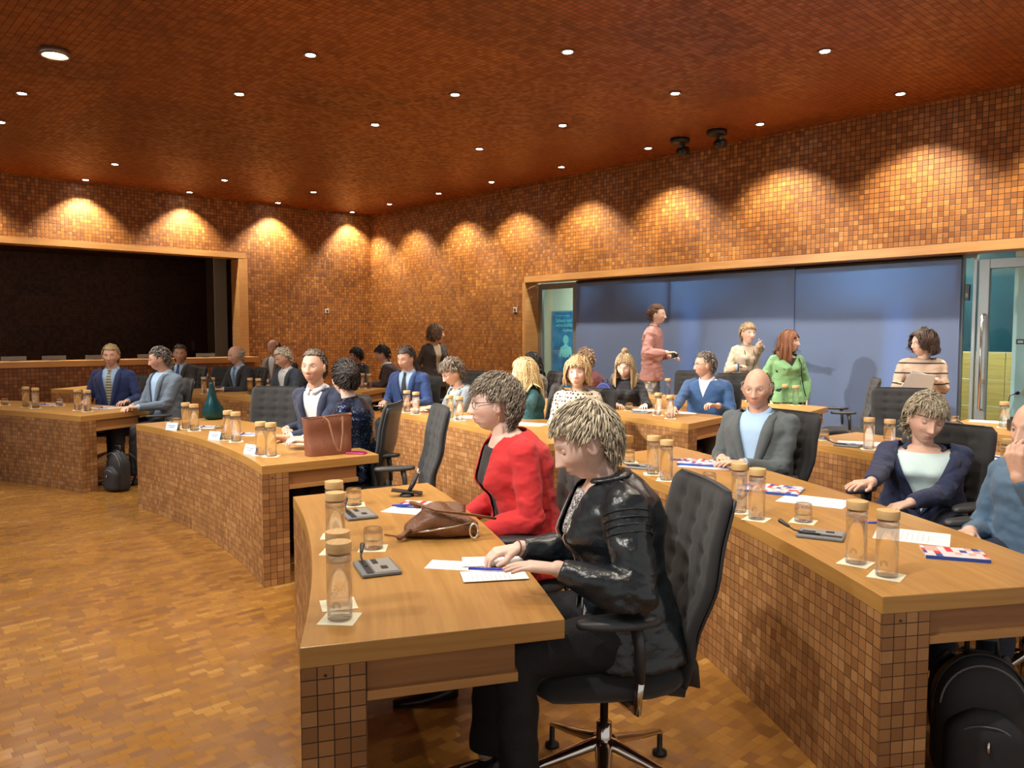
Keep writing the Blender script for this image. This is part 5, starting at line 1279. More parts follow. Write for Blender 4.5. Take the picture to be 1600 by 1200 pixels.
    if kind in ('jacket', 'open', 'vneck') and under is not None:
        b = MB(); torso(b, 0.006 if kind != 'open' else 0.003, -0.12, 0.99 if collar else 0.925, 40, 24); sh = pt('shirt', b, under)
        if collar:
            c = MB(); nd = nrm(nt - N0)
            for side in (1, -1):
                rows = []
                for k, t in enumerate(np.linspace(0.22, PI, 12)):
                    dirv = fb * math.cos(t) + rb * side * math.sin(t); r = (0.066 if not fem else 0.056) * wide ** 0.5
                    base = N0 - UP * (0.006 + 0.016 * max(0, math.cos(t))) + dirv * r; topp = base + nd * 0.034 * (0.3 + 0.7 * min(1, (1 - math.cos(t)) * 1.1)) - dirv * 0.004; fl = base + dirv * 0.016 - UP * (0.006 + 0.03 * max(0, math.cos(t)) ** 2) + fb * 0.006 * max(0, math.cos(t))
                    rows.append([base, topp, topp + dirv * 0.005, fl, fl - dirv * 0.004])
                P_ = np.array(rows).reshape(-1, 3); c.add(P_, [(i * 5 + j, i * 5 + j + 1, (i + 1) * 5 + j + 1, (i + 1) * 5 + j) for i in range(11) for j in range(4)])
            pt('collar', c, under)
        if kind != 'vneck' and not fem:
            for side in (1, -1):
                dn = nrm(Wr[side] - El[side]); cf = MB().tube([Wr[side] - dn * 0.03, Wr[side] + dn * 0.006], [0.0335, 0.0335], 16, cap=False); pt('shirt_cuff', cf, under)
    if tie is not None:
        t_ = MB(); rows = []
        for v in np.linspace(0.955, vb - 0.08, 16):
            w_ = 0.015 + 0.024 * min(1, (0.955 - v) / 0.4); p_ = [surf(x_, v, 0.016) for x_ in (-w_, 0, w_)]; rows.append([p_[0] - fb * .004, p_[1] + fb * 0.002, p_[2] - fb * .004])
        P_ = np.array(rows).reshape(-1, 3); t_.add(P_, [(i * 3 + j, i * 3 + j + 1, (i + 1) * 3 + j + 1, (i + 1) * 3 + j) for i in range(15) for j in range(2)])
        t_.capsule(surf(0, 0.965, 0.014) + UP * 0.008, surf(0, 0.945, 0.014), 0.017, 0.012, 10); pt('tie', t_, tie)
    if kind == 'jacket' and lapel:
        for side in (1, -1):
            l = MB(); rows = []
            for t in np.linspace(0, 1, 14):
                v = vb + (0.975 - vb) * t; xi = vw * 1.15 * (v - vb) / (1.02 - vb); wd = 0.002 + 0.060 * math.sin(min(1, t * 1.25) * PI / 2) ** 0.8 * (1 if t < 0.78 else (1 - (t - 0.78) * 2.4)); 
                rows.append([surf(side * (xi - 0.004), v, off + 0.003), surf(side * (xi + wd * 0.5), v, off + 0.011), surf(side * (xi + wd), v, off + 0.006)])
            P_ = np.array(rows).reshape(-1, 3); l.add(P_, [((i * 3 + j, i * 3 + j + 1, (i + 1) * 3 + j + 1, (i + 1) * 3 + j))[::side] for i in range(13) for j in range(2)])
            lo = pt('lapel', l, top); m2 = lo.modifiers.new('s', 'SOLIDIFY'); m2.thickness = 0.003
        cl = MB(); cl.tube([N0 + (rb * math.sin(t) * 0.078 * wide ** 0.5 - fb * math.cos(t) * 0.072) + UP * (0.006 - 0.02 * (1 - math.cos(t))) for t in np.linspace(-2.2, 2.2, 20)], 0.019, 8, flat=0.35, upv=(0, 0, 1)); pt('jacket_collar', cl, top)
        bt = MB(); bt.tube([surf(0.012, vb - 0.03, off + 0.006), surf(0.012, vb - 0.03, off + 0.010)], 0.008, 10)
        if near: pt('button', bt, M_BLACK)
    if kind == 'sweater' or kind == 'blouse':
        c = MB(); nd = nrm(nt - N0); c.tube([N0 + nd * 0.004 + rb * math.cos(t) * (0.064 if not fem else 0.058) * wide ** .5 + fb * (math.sin(t) * 0.062 + 0.004) - UP * 0.012 * (math.sin(t)) for t in np.linspace(0, 2 * PI, 28, endpoint=False)], 0.008, 8, closed=True); pt('neckband', c, top)
    # ---- legs
    if True:
        b = MB(); pm = pants if isinstance(pants, bpy.types.Material) else mat('trousers_%02x%02x%02x' % tuple(int(c * 255) for c in pants), pants, 0.8, noise_amt=0.15, noise_scale=40, bump=0.3, bump_scale=150)
        for hip, knee, ank in legs:
            b.capsule(hip, knee, 0.098 * wide ** .5, 0.070, 16, 5); a2 = ank + UP * 0.0
            b.tube([knee + UP * 0.01, knee * 0.5 + a2 * 0.5, a2], [0.068, 0.064, 0.060], 16); b.capsule(knee, knee, 0.069, 0.069, 14)
        b.ell(P0 + UP * 0.005, np.column_stack([lr, lf, UP]), (0.185 * wide, 0.135, 0.11), 20, 12)
        co, fs = remesh(b, 0.010 if near == 2 else 0.014, 4, 0.5); co = wrinkle(co, 0.010, 11, seed=3 + px); 
        link('trousers', fast_mesh('trousers', co - org, fs, pm), body)
        for hip, knee, ank in legs:
            s = MB(); rings = []; n = 18; a = np.linspace(0, 2 * PI, n, endpoint=False)
            for t in np.linspace(0, 1, 9):
                c = V(ank[0], ank[1], 0) - lf * 0.055 + lf * 0.265 * t; hh = 0.085 - 0.045 * min(1, t * 1.6) if t < 0.62 else 0.042 - 0.016 * (t - 0.62) / 0.38; ww = 0.036 + 0.012 * math.sin(PI * min(1, t * 1.1)); k = 0.55 + 0.45 * math.sin(PI * (0.18 + 0.72 * t))
                rings.append(c + np.outer(np.cos(a) * ww * k, lr) + np.outer((np.sin(a) * 0.5 + 0.5) * hh, UP) + UP * 0.001)
            s.loft(rings); pt('shoe', s, M_SHOE)
    if chair_l is not None:
        cp = phi if chair_phi is None else chair_phi; cf = vdir(cp); chair(P0[0] + cf[0] * 0.075, P0[1] + cf[1] * 0.075, yaw_of(cf), chair_l)
    return dict(body=body, org=org, T=T, cen=cen, surf=surf, N0=N0, S=S, El=El, Wr=Wr, rb=rb, fb=fb, HM=HM, pt=pt, P0=P0, hd=hd, fwd=fwd)

def build_hair(body, org, T, HM, H, kind, hc, near, kw, S, N0, fem):
    hc = np.array(hc, float); cs = CS[24 if near else 14]
    HP = head_shape(cs[0], fem); n = cs[0]; R_ = np.random.default_rng(int(abs(H[0] * 1000)) % 9999)
    top_z = kw.get('hairline', 0.066); side_z = kw.get('side', -0.005); nape = kw.get('nape', -0.07)
    if kind in ('bald',): top_z = 0.5
    shortk = kind in ('short', 'wavy', 'crop')
    def hl(p):
        x, y, z = p
        if shortk and -0.030 < y < 0.030 and z < kw.get('ear', 0.016) - 0.25 * max(0, y): return False
        if kind == 'bald': lo = (-0.005 if y > -0.03 else nape); hi = 0.035 if y > -0.07 else 0.055; return (y < 0.012) and lo < z < hi
        if y > 0.035: return z > top_z - (kw.get('fringe_drop', 0) if abs(x) < 0.05 else 0)
        if y > -0.0: k = (0.035 - y) / 0.035; return z > top_z * (1 - k) + side_z * k
        k = min(1, -y / 0.035); return z > side_z * (1 - k) + nape * k
    vol = kw.get('vol', 0.010) * 0.8
    mask = np.array([hl(p) for p in HP]); out = HP + n * (vol * (0.75 + 0.35 * np.clip(n[:, 2] + 0.3, 0, 1)))[:, None]
    mb = MB(); inn = HP - n * 0.004
    keep = [f for f in cs[1] if all(mask[i] for i in f)]
    if keep:
        me_v = H + out @ HM.T; b = bmesh.new(); vm_ = {}
        for f in keep:
            for i in f:
                if i not in vm_: vm_[i] = b.verts.new(tuple(me_v[i] - org))
            b.faces.new([vm_[i] for i in f])
        me = bpy.data.meshes.new('hair'); b.normal_update(); b.to_mesh(me); b.free()
    V0 = np.array([v.co[:] for v in me.vertices]); F0 = [tuple(p.vertices) for p in me.polygons]
    V0 = V0 + np.array([noise.noise_vector(Vector(v * 60)) for v in V0]) * 0.003
    C0 = np.tile(hc * 0.8, (len(V0), 1))
    LV, LF, LC = [V0], [F0], [C0]; base = len(V0)
    # solid shell: close the cap towards the scalp
    length = {'short': 0.044, 'bald': 0.018, 'bob': 0.17, 'long': 0.34, 'updo': 0.09, 'wavy': 0.085, 'tail': 0.13, 'crop': 0.022, 'swept': 0.075, 'curlybob': 0.15}[kind] * kw.get('len', 1)
    cnt = int({0: 170, 1: 420, 2: 1500}[near] * kw.get('dens', 1)); seg = 5 if near < 2 else 7
    if kind in ('long', 'bob', 'curlybob'): seg += 8; cnt = int(cnt * 1.2)
    wdt = {0: 0.0080, 1: 0.0056, 2: 0.0033}[near] * kw.get('w', 1)
    crown = np.array(kw.get('crown', (0.02, -0.04, 0.11))); grav = {'short': 0.3, 'bald': 0.6, 'bob': 0.9, 'long': 1.0, 'updo': 0.0, 'wavy': 0.5, 'tail': 0.0, 'crop': 0.2, 'swept': 0.25, 'curlybob': 0.8}[kind]
    curl = kw.get('curl', 0.0); lift = kw.get('lift', 0.010); sweep = kw.get('sweep')
    gl = np.linalg.inv(HM / np.linalg.norm(HM[:, 0])) @ V(0, 0, -1)
    cand = [i for i in range(len(HP)) if mask[i]]
    Sl = {s: np.linalg.inv(HM) @ (S[s] - H) for s in S}; Nl = np.linalg.inv(HM) @ (N0 - H)
    col2 = kw.get('col2')
    for _ in range(cnt):
        i = cand[R_.integers(len(cand))]; p = HP[i] + n[i] * vol * 0.7 + R_.normal(0, 0.003, 3); nn = n[i]
        if kind in ('updo', 'tail'): tgt = np.array(kw.get('bun', (0, -0.115, 0.02))); tdir = nrm(tgt - p)
        else: tdir = p - crown
        if sweep is not None: tdir = nrm(tdir) + np.array(sweep) * (1 if p[2] > 0.03 else 0.3)
        if kind in ('bob', 'long', 'curlybob') and p[1] > 0.0: tdir = nrm(tdir) + V((1 if p[0] > 0 else -1) * 1.3, -0.5, 0) * (1 if (kw.get('parted') or abs(p[0]) > 0.04) else 0)
        tdir = tdir - nn * np.dot(tdir, nn); tdir = nrm(tdir + R_.normal(0, kw.get('mess', 0.15) * 0.6, 3))
        if shortk and not fem and p[1] > 0.025 and p[2] > 0.05: tdir = nrm(V(0.25, -0.9, 0.25) + nn * 0.3)
        if shortk and p[1] > -0.03 and p[1] < 0.05 and abs(p[0]) > 0.04: tdir = tdir + V(0, -0.5 if not kw.get('fwd') else 0.2, 0)
        Lk = length * R_.uniform(0.75, 1.1) * (0.72 if (kind in ('short', 'wavy', 'crop') and p[2] < 0.035) else 1.0)
        if kind in ('bob', 'long', 'curlybob'):
            Lk = max(0.03, (p[2] + length - 0.06)) * R_.uniform(0.93, 1.04)
            if p[1] > 0.04 and abs(p[0]) < 0.045 and not kw.get('parted'): Lk = min(Lk, 0.034)
        st = Lk / seg; pts = [p - nn * 0.004]; ph = R_.uniform(0, 6.28); lf_ = lift * R_.uniform(0.4, 1.3)
        for k in range(seg):
            f = (k + 1) / seg; tdir = nrm(tdir + gl * grav * (0.25 + f) * (st / 0.02) ** 0.5 * 0.8)
            if k == 0: tdir = nrm(tdir + nn * lf_ * 6)
            q = pts[-1] + tdir * st
            if curl: q = q + curl * 0.012 * V(math.sin(ph + f * 9), math.cos(ph * 1.3 + f * 8), 0.5 * math.sin(ph + f * 7))
            e = (q - V(0, -0.012, 0.005)) / V(0.078 + vol, 0.100 + vol, 0.112 + vol)
            r = np.linalg.norm(e); mnr = 1.0 + lf_ * 1.6 * (0.3 + f * 0.7)
            bk_ = kind not in ('updo', 'tail') or np.linalg.norm(q - np.array(kw.get('bun', (0, -0.115, 0.02)))) > kw.get('bunr', 0.038) + 0.012
            if q[2] > -0.07 and r < mnr and bk_: q = V(0, -0.012, 0.005) + e / r * mnr * V(0.078 + vol, 0.100 + vol, 0.112 + vol)
            if q[2] > -0.03 and bk_:
                e = (q - V(0, -0.012, 0.005)) / V(0.078 + vol, 0.100 + vol, 0.112 + vol); r = np.linalg.norm(e); mx_ = mnr + 0.05 + 0.1 * curl
                if r > mx_: q = V(0, -0.012, 0.005) + e / r * mx_ * V(0.078 + vol, 0.100 + vol, 0.112 + vol)
            if q[2] <= -0.07 and kind in ('long', 'bob', 'curlybob'):
                if abs(q[0]) < 0.068 and q[1] > -0.06: q[0] = 0.068 * (1 if q[0] > 0 else -1)
                for s in Sl:
                    a_ = Nl * 0.75 + Sl[s] * 0.25; ab_ = Sl[s] - a_; tt = np.clip(np.dot(q - a_, ab_) / np.dot(ab_, ab_), 0, 1); c_ = a_ + ab_ * tt; dd = q - c_; dn = np.linalg.norm(dd)
                    if dn < 0.088: q = c_ + dd / dn * 0.088
            # keep the face clear
            if q[1] > 0.028 and q[2] < kw.get('fr', 0.045) and abs(q[0]) < 0.070 and kind not in ('updo',):
                if abs(p[0]) < 0.045 and kind in ('short', 'wavy', 'crop', 'swept', 'bob') and q[2] > 0.0 and not kw.get('parted'): pts.append(pts[-1] + (q - pts[-1]) * 0.05); continue
                q[0] = (0.074 if q[0] > 0 else -0.074); q[1] = min(q[1], 0.035)
            if shortk and q[2] < 0.010 and q[1] > -0.034 and abs(q[0]) > 0.045: q = pts[-1] + (q - pts[-1]) * 0.05
            pts.append(q)
        P = np.array([T(q) for q in pts]) - org; kk = len(P)
        Tn = np.gradient(P, axis=0); Tn /= np.maximum(np.linalg.norm(Tn, axis=1), 1e-9)[:, None]
        out_ = nrm(P[0] + org - H); sd = np.cross(Tn, out_); sd /= np.maximum(np.linalg.norm(sd, axis=1), 1e-6)[:, None]; up_ = np.cross(sd, Tn)
        wv = wdt * R_.uniform(0.7, 1.4) * np.array([1 - 0.85 * (j / (kk - 1)) ** 3.5 for j in range(kk)])
        ring = np.stack([P + sd * wv[:, None], P + up_ * wv[:, None] * 0.55, P - sd * wv[:, None]], 1).reshape(-1, 3)
        fs = [(base + j * 3 + a, base + j * 3 + (a + 1) % 3, base + (j + 1) * 3 + (a + 1) % 3, base + (j + 1) * 3 + a) for j in range(kk - 1) for a in range(3)]
        c = hc * R_.uniform(0.65, 1.3)
        if col2 is not None and R_.random() < kw.get('mix', 0.4): c = np.array(col2) * R_.uniform(0.8, 1.25)
        LV.append(ring); LF.append(fs); LC.append(np.tile(c, (len(ring), 1))); base += len(ring)
    if kind in ('updo', 'tail') or kw.get('bunball'):
        bn = np.array(kw.get('bun', (0, -0.115, 0.02))); br = kw.get('bunr', 0.038)
        for _ in range(60):
            ax_ = nrm(R_.normal(0, 1, 3)); u = nrm(np.cross(ax_, R_.normal(0, 1, 3))); w_ = np.cross(ax_, u); t0 = R_.uniform(0, 6)
            P = np.array([T(bn + (u * math.cos(t0 + t) + w_ * math.sin(t0 + t)) * br * R_.uniform(0.85, 1.05)) for t in np.linspace(0, 2.4, 8)]) - org
            m_ = MB().tube(P, [0.004, 0.008, 0.009, 0.009, 0.009, 0.009, 0.008, 0.003], 6); LV.append(m_.verts()); LF.append([tuple(base + k for k in f) for f in m_.f]); LC.append(np.tile(hc * R_.uniform(0.7, 1.2), (len(m_.verts()), 1))); base += len(m_.verts())
        m_ = MB().ell(T(bn) - org, None, (br * 0.9,) * 3, 14, 8); LV.append(m_.verts()); LF.append([tuple(base + k for k in f) for f in m_.f]); LC.append(np.tile(hc * 0.7, (len(m_.verts()), 1))); base += len(m_.verts())
    bpy.data.meshes.remove(me)
    me = fast_mesh('hair', np.vstack(LV), [f for l in LF for f in l], M_HAIR, np.vstack(LC)); link('hair', me, body)

def cloth(name, c, rough=0.8, **k): return mat(name, c, rough, noise_amt=k.pop('na', 0.12), noise_scale=k.pop('ns', 60), bump=k.pop('bump', 0.3), bump_scale=k.pop('bs', 600), sheen=0.1, **k)
M_LEATHER = mat('black_leather', (0.012, 0.017, 0.022), 0.27, noise_amt=0.2, noise_scale=14, bump=0.12, bump_scale=120, spec=0.6)
M_RED = cloth('red_blazer', (0.55, 0.018, 0.022))
M_LBLUE = cloth('light_blue_shirt', (0.36, 0.55, 0.80), 0.7, na=0.05)
M_WSH = cloth('white_shirt', (0.72, 0.76, 0.82), 0.7, na=0.03)
M_NAVY = cloth('navy_wool', (0.015, 0.024, 0.062)); M_NAVY2 = cloth('navy_blazer_cloth', (0.012, 0.022, 0.075))
M_DARK = cloth('dark_suit', (0.025, 0.027, 0.035)); M_BLK = cloth('black_cloth', (0.010, 0.010, 0.012))

# ---- 1 the woman in black leather (nearest)
P1 = person('woman with short grey-blonde hair in a black leather jacket, reading leaflets at the nearest desk', 914, 690, 2.52, phi=-98, hphi=-96, hpitch=26, fem=True, near=2, skin='c', top=M_LEATHER, under=pattern_mat('black_white_print', 'flecks', (0.015, 0.015, 0.02), (0.62, 0.60, 0.60), 75, 0.7, 0.5),
    kind='open', vb=0.05, vw=0.06, collar=False, pants=(0.010, 0.010, 0.013), hair='short', hairc=(0.27, 0.225, 0.16), hair_kw=dict(len=0.95, vol=0.013, lift=0.010, crown=(0.01, -0.07, 0.10), fr=0.058, fwd=True, col2=(0.58, 0.50, 0.36), mix=0.5, sweep=(0.1, 0.35, 0), nape=-0.07, mess=0.22, hairline=0.058),
    Lh=dict(pd=(872, 889, 2.30), d=tuple(vdir(-92) - UP * 0.12), n=(0, 0, -1), curl=0.16, spread=0.9, thumb=0.5, out=0.6), Rh=dict(pd=(812, 856, 2.66), d=tuple(vdir(-102) - UP * 0.35), n=(0, 0, -1), curl=0.62, spread=0.6, thumb=0.8, out=0.5),
    lean=9, legphi=-100, chair_l='tufted charcoal office chair of the woman in black leather, nearest the camera', chair_phi=-98, wide=1.10, closed=True, drop=0.3, extra=dict(neck=0.112, arm=1.22, wr=0.014))
# ---- 2 the woman in red
P2 = person('woman with short brown-grey hair and glasses in a bright red blazer', 772, 630, 3.42, phi=-108, hphi=-100, hpitch=3, fem=True, near=2, skin='c', top=M_RED, under=M_BLK, kind='open', vb=0.05, vw=0.075, collar=False, pants=(0.012, 0.012, 0.016),
    hair='short', hairc=(0.17, 0.135, 0.10), hair_kw=dict(len=0.95, vol=0.016, lift=0.010, curl=0.35, col2=(0.32, 0.28, 0.22), mix=0.35, sweep=(0.0, 0.45, 0), fr=0.035, mess=0.25, nape=-0.08), glasses='dark',
    Lh=dict(mode='lap'), Rh=dict(mode='lap'), lean=12, chair_l='tufted charcoal office chair of the woman in the red blazer', chair_phi=-100, wide=1.12, extra=dict(neck=0.122, arm=1.12))
e = MB(); q = P2['T']((-0.084, -0.004, -0.045)); e.capsule(q, q - UP * 0.012, 0.003, 0.0045, 8); e.capsule(q - UP * 0.018, q - UP * 0.022, 0.004, 0.004, 8); P2['pt']('earring', e, mat('gold', (0.7, 0.5, 0.2), 0.25, 0.9))
# ---- 3 bald man in grey blazer
P3 = person('bald man with glasses in a grey blazer and light blue shirt', 1183, 607, 4.75, phi=-140, hphi=-152, hpitch=8, near=1, skin='b', top=cloth('grey_tweed', (0.085, 0.105, 0.115)), under=M_LBLUE, vb=0.12, vw=0.085, hair='bald', hairc=(0.30, 0.27, 0.24), brow=(0.3, 0.24, 0.2), glasses='metal', pants=(0.03, 0.035, 0.05),
    Lh=dict(px=(1160, 724), z=0.77, d=tuple(vdir(-100)), curl=0.3), Rh=dict(px=(1128, 716), z=0.77, d=tuple(vdir(-170)), curl=0.35), lean=2, chair_l='tufted charcoal office chair of the bald man in the grey blazer', chair_phi=-118, wide=1.08)
# ---- 4 woman in navy blazer
P4 = person('woman with tousled blonde-grey hair in a navy blazer and pale mint top, looking down', 1447, 655, 4.0, phi=-150, hphi=-172, hpitch=14, hroll=8, fem=True, near=2, skin='a', top=M_NAVY2, under=cloth('mint_top', (0.58, 0.76, 0.78), 0.7, na=0.04), kind='jacket', vb=0.10, vw=0.125, collar=False, hair='wavy', hairc=(0.30, 0.25, 0.18), pants=(0.012, 0.015, 0.03),
    hair_kw=dict(len=0.85, vol=0.018, lift=0.008, curl=0.25, col2=(0.46, 0.41, 0.30), mix=0.45, mess=0.25, fr=0.035, nape=-0.075, side=-0.03), closed=True,
    Lh=dict(pd=(1422, 786, 3.72), d=tuple(vdir(-100) - UP * 0.25), n=(0, 0, -1), curl=0.32, out=0.5), Rh=dict(px=(1345, 783), z=0.77, d=tuple(vdir(-92)), curl=0.2, out=0.15), lean=2, chair_l='tufted charcoal office chair of the woman in the navy blazer', chair_phi=-125, wide=1.16)
# ---- 5 man at the right edge
P5 = person('man cut off by the right edge in a blue sweater, hand at his chin', 1618, 672, 3.25, phi=-112, hphi=-110, hpitch=4, near=1, skin='a', top=cloth('slate_blue_knit', (0.085, 0.16, 0.26)), kind='sweater', hair='bald', hairc=(0.2, 0.16, 0.12), pants=(0.018, 0.028, 0.055),
    Lh=dict(pd=(1592, 745, 2.98), d=(-0.1, -0.1, 1.0), n=tuple(-vdir(-112)), curl=0.7, hint=tuple(-UP + vdir(180) * 0.3)), Rh=dict(mode='lap'), lean=4, chair_l='tufted charcoal office chair of the man cut off by the right edge', chair_phi=-112, wide=1.05, drop=-0.5)
# ---- 6 man in navy jacket, white shirt
P6 = person('smiling man in a dark navy jacket and open white shirt with clasped hands', 490, 574, 5.9, hs=1.11, phi=-160, hphi=-170, hpitch=0, near=1, skin='b', top=M_NAVY, under=M_WSH, vb=0.2, vw=0.08, hair='crop', hairc=(0.13, 0.10, 0.075), hair_kw=dict(side=0.01, hairline=0.078),
    Lh=dict(px=(452, 683), z=0.78, d=tuple(vdir(-60)), n=tuple(vdir(-150) * 0.3 - UP * 0.6), curl=0.6), Rh=dict(px=(446, 672), z=0.79, d=tuple(vdir(120)), n=(0, 0, -1), curl=0.55, out=0.2), lean=12, chair_l='tufted charcoal office chair of the smiling man in the navy jacket', chair_phi=-140, wide=1.03)
# ---- 7 sequin woman
m, N, L, B = _new('navy_sequins'); tc = N.new('ShaderNodeTexCoord'); v = N.new('ShaderNodeTexVoronoi'); v.inputs['Scale'].default_value = 150; L.new(tc.outputs['Object'], v.inputs['Vector'])
cr = ramp(N, [(0.0, (0.006, 0.010, 0.03)), (0.72, (0.012, 0.02, 0.06)), (0.95, (0.015, 0.06, 0.12)), (1.0, (0.3, 0.4, 0.5))]); sx_ = N.new('ShaderNodeSeparateXYZ'); L.new(v.outputs['Color'], sx_.inputs[0]); L.new(sx_.outputs[0], cr.inputs[0]); L.new(cr.outputs[0], B.inputs['Base Color'])
B.inputs['Metallic'].default_value = 0.6; B.inputs['Roughness'].default_value = 0.25; w1_ = vm(N, L, 'SUBTRACT', v.outputs['Color'], (0.5, 0.5, 0.5)); w2_ = vm(N, L, 'SCALE', w1_.outputs[0]); w2_.inputs[3].default_value = 0.4; ge = N.new('ShaderNodeNewGeometry'); w3_ = vm(N, L, 'ADD', w2_.outputs[0], ge.outputs['Normal']); w4_ = vm(N, L, 'NORMALIZE', w3_.outputs[0]); L.new(w4_.outputs[0], B.inputs['Normal']); M_SEQ = m
P7 = person('dark-haired woman in a navy sequinned top, seen from behind with her hair pinned up', 538, 592, 5.57, phi=-80, hphi=-38, hpitch=4, fem=True, near=1, skin='c', top=M_SEQ, kind='sweater', hair='updo', hairc=(0.018, 0.012, 0.010), hair_kw=dict(bun=(0.0, -0.105, 0.035), bunr=0.042, vol=0.018, nape=-0.06), pants=(0.012, 0.016, 0.03),
    Lh=dict(px=(482, 690), z=0.79, curl=0.6, d=tuple(vdir(-90)), out=0.0), Rh=dict(px=(476, 684), z=0.80, curl=0.6, out=0.1), lean=8, chair_l='tufted charcoal office chair of the woman in the sequinned top', chair_phi=-85, wide=1.05)
# ---- 8, 9 left desk
P8 = person('blond man in a bright navy suit with a striped tie and light blue shirt', 173, 556, 8.9, phi=175, hphi=165, hpitch=4, near=1, skin='b', top=cloth('royal_navy', (0.012, 0.030, 0.13)), under=M_LBLUE, tie=pattern_mat('striped_tie', 'stripes', (0.10, 0.11, 0.08), (0.42, 0.42, 0.34), 32, 0.6, 0.45), vb=0.15, vw=0.08, hair='short', hairc=(0.38, 0.27, 0.13), hair_kw=dict(len=1.1),
    Lh=dict(mode='table', f=0.30, x=0.25), Rh=dict(mode='table', f=0.30, x=0.2), lean=3, chair_l='tufted charcoal office chair of the blond man with the striped tie', chair_phi=-155, wide=1.05)
P9 = person('grey-haired man in a blue-grey blazer and light blue shirt, looking down to the left', 249, 561, 8.3, phi=-150, hphi=-112, hpitch=14, near=1, skin='b', top=cloth('blue_grey_blazer', (0.13, 0.18, 0.25)), under=M_LBLUE, vb=0.15, vw=0.075, hair='short', hairc=(0.09, 0.08, 0.075), hair_kw=dict(col2=(0.2, 0.18, 0.17), len=0.85), glasses='metal',
    Lh=dict(mode='table', f=0.34, x=0.05), Rh=dict(mode='table', f=0.34, x=0.05), lean=-2, chair_l='tufted charcoal office chair of the grey-haired man in the blue-grey blazer', chair_phi=-125, wide=1.06)
# ---- rear left group
P10 = person('dark-haired man with a moustache in a dark suit, third from the left', 281, 553, 11.35, hs=1.12, phi=-175, hphi=160, hpitch=4, skin='d', top=cloth('charcoal_suit', (0.045, 0.04, 0.042)), under=M_LBLUE, tie=cloth('blue_tie', (0.04, 0.10, 0.28)), vb=0.3, hair='short', hairc=(0.045, 0.025, 0.018), Lh=dict(mode='table'), Rh=dict(mode='table'), lean=4, chair_l='tufted charcoal office chair of the dark-haired man with the moustache', chair_phi=-140)
P11 = person('bald elderly man in a dark suit with a light blue shirt and tie', 368, 555, 10.85, hs=1.09, phi=-150, hphi=-135, hpitch=14, skin='a', top=M_DARK, under=M_LBLUE, tie=cloth('pale_blue_tie', (0.12, 0.22, 0.42)), vb=0.2, vw=0.085, hair='bald', hairc=(0.5, 0.46, 0.42), brow=(0.4, 0.32, 0.25), Lh=dict(mode='table', x=0.05), Rh=dict(mode='table', x=0.12, f=0.42), lean=8, chair_l='tufted charcoal office chair of the bald elderly man in the dark suit', chair_phi=-130)
P12 = person('bald man in a pale grey-brown blazer seated at the back behind the white-haired man', 427, 543, 12.6, phi=-160, hphi=-150, hpitch=6, skin='b', top=cloth('taupe_blazer', (0.16, 0.14, 0.135)), under=M_WSH, vb=0.2, hair='bald', hairc=(0.14, 0.11, 0.09), Lh=dict(mode='table'), Rh=dict(mode='table'), lean=2, chair_l='tufted charcoal office chair of the bald man at the back')
P13 = person('white-haired man in a navy suit and open white shirt, looking down', 442, 559, 10.32, hs=1.09, phi=-150, hphi=-128, hpitch=24, skin='a', top=cloth('steel_navy', (0.035, 0.055, 0.085)), under=M_WSH, vb=0.2, vw=0.085, hair='short', hairc=(0.62, 0.58, 0.48), hair_kw=dict(len=1.2, vol=0.018), Lh=dict(mode='table', x=0.1), Rh=dict(mode='table', x=0.1), lean=8, chair_l='tufted charcoal office chair of the white-haired man', chair_phi=-135)
P14 = person('black-haired woman in black seated at the far back, hand near her face', 556, 555, 12.4, phi=-150, hphi=-120, hpitch=10, fem=True, skin='d', top=M_BLK, kind='sweater', hair='bob', hairc=(0.012, 0.009, 0.009), hair_kw=dict(len=0.6), Lh=dict(mode='table'), Rh=dict(mode='table'), lean=6, chair_l=None)
P15 = person('woman with short black hair in a dark blazer, bending over the back desk', 597, 554, 11.7, phi=-95, hphi=-95, hpitch=18, fem=True, skin='b', top=cloth('aubergine_blazer', (0.04, 0.022, 0.022)), under=M_WSH, vb=0.3, hair='short', hairc=(0.012, 0.009, 0.009), hair_kw=dict(vol=0.02, len=1.2), Lh=dict(mode='table'), Rh=dict(mode='table'), lean=14, chair_l='tufted charcoal office chair of the woman with short black hair')
P16 = person('standing woman with a brown bob in a dark brown cardigan near the back wall', 682, 521, 11.4, phi=150, hphi=80, hpitch=0, fem=True, stand=True, skin='a', top=cloth('dark_brown_knit', (0.035, 0.022, 0.018)), under=cloth('cream_top', (0.5, 0.46, 0.35)), kind='jacket', lapel=False, vb=0.1, vw=0.06, collar=False, hair='bob', hairc=(0.14, 0.075, 0.04), hair_kw=dict(len=1.0, vol=0.02, curl=0.2, parted=True), Lh=dict(mode='belly'), Rh=dict(mode='hang'))
P17 = person('man in a bright blue suit with a dark tie, looking down', 634, 560, 8.75, hs=1.12, phi=-160, hphi=-150, hpitch=16, near=1, skin='b', top=cloth('bright_blue_suit', (0.022, 0.060, 0.21)), under=M_LBLUE, tie=cloth('dark_tie', (0.035, 0.03, 0.045)), vb=0.15, vw=0.08, hair='short', hairc=(0.05, 0.035, 0.028), Lh=dict(mode='table', x=0.2, f=0.35), Rh=dict(mode='table', x=0.15, f=0.35), lean=6, chair_l='tufted charcoal office chair of the man in the bright blue suit', chair_phi=-145, wide=1.06)
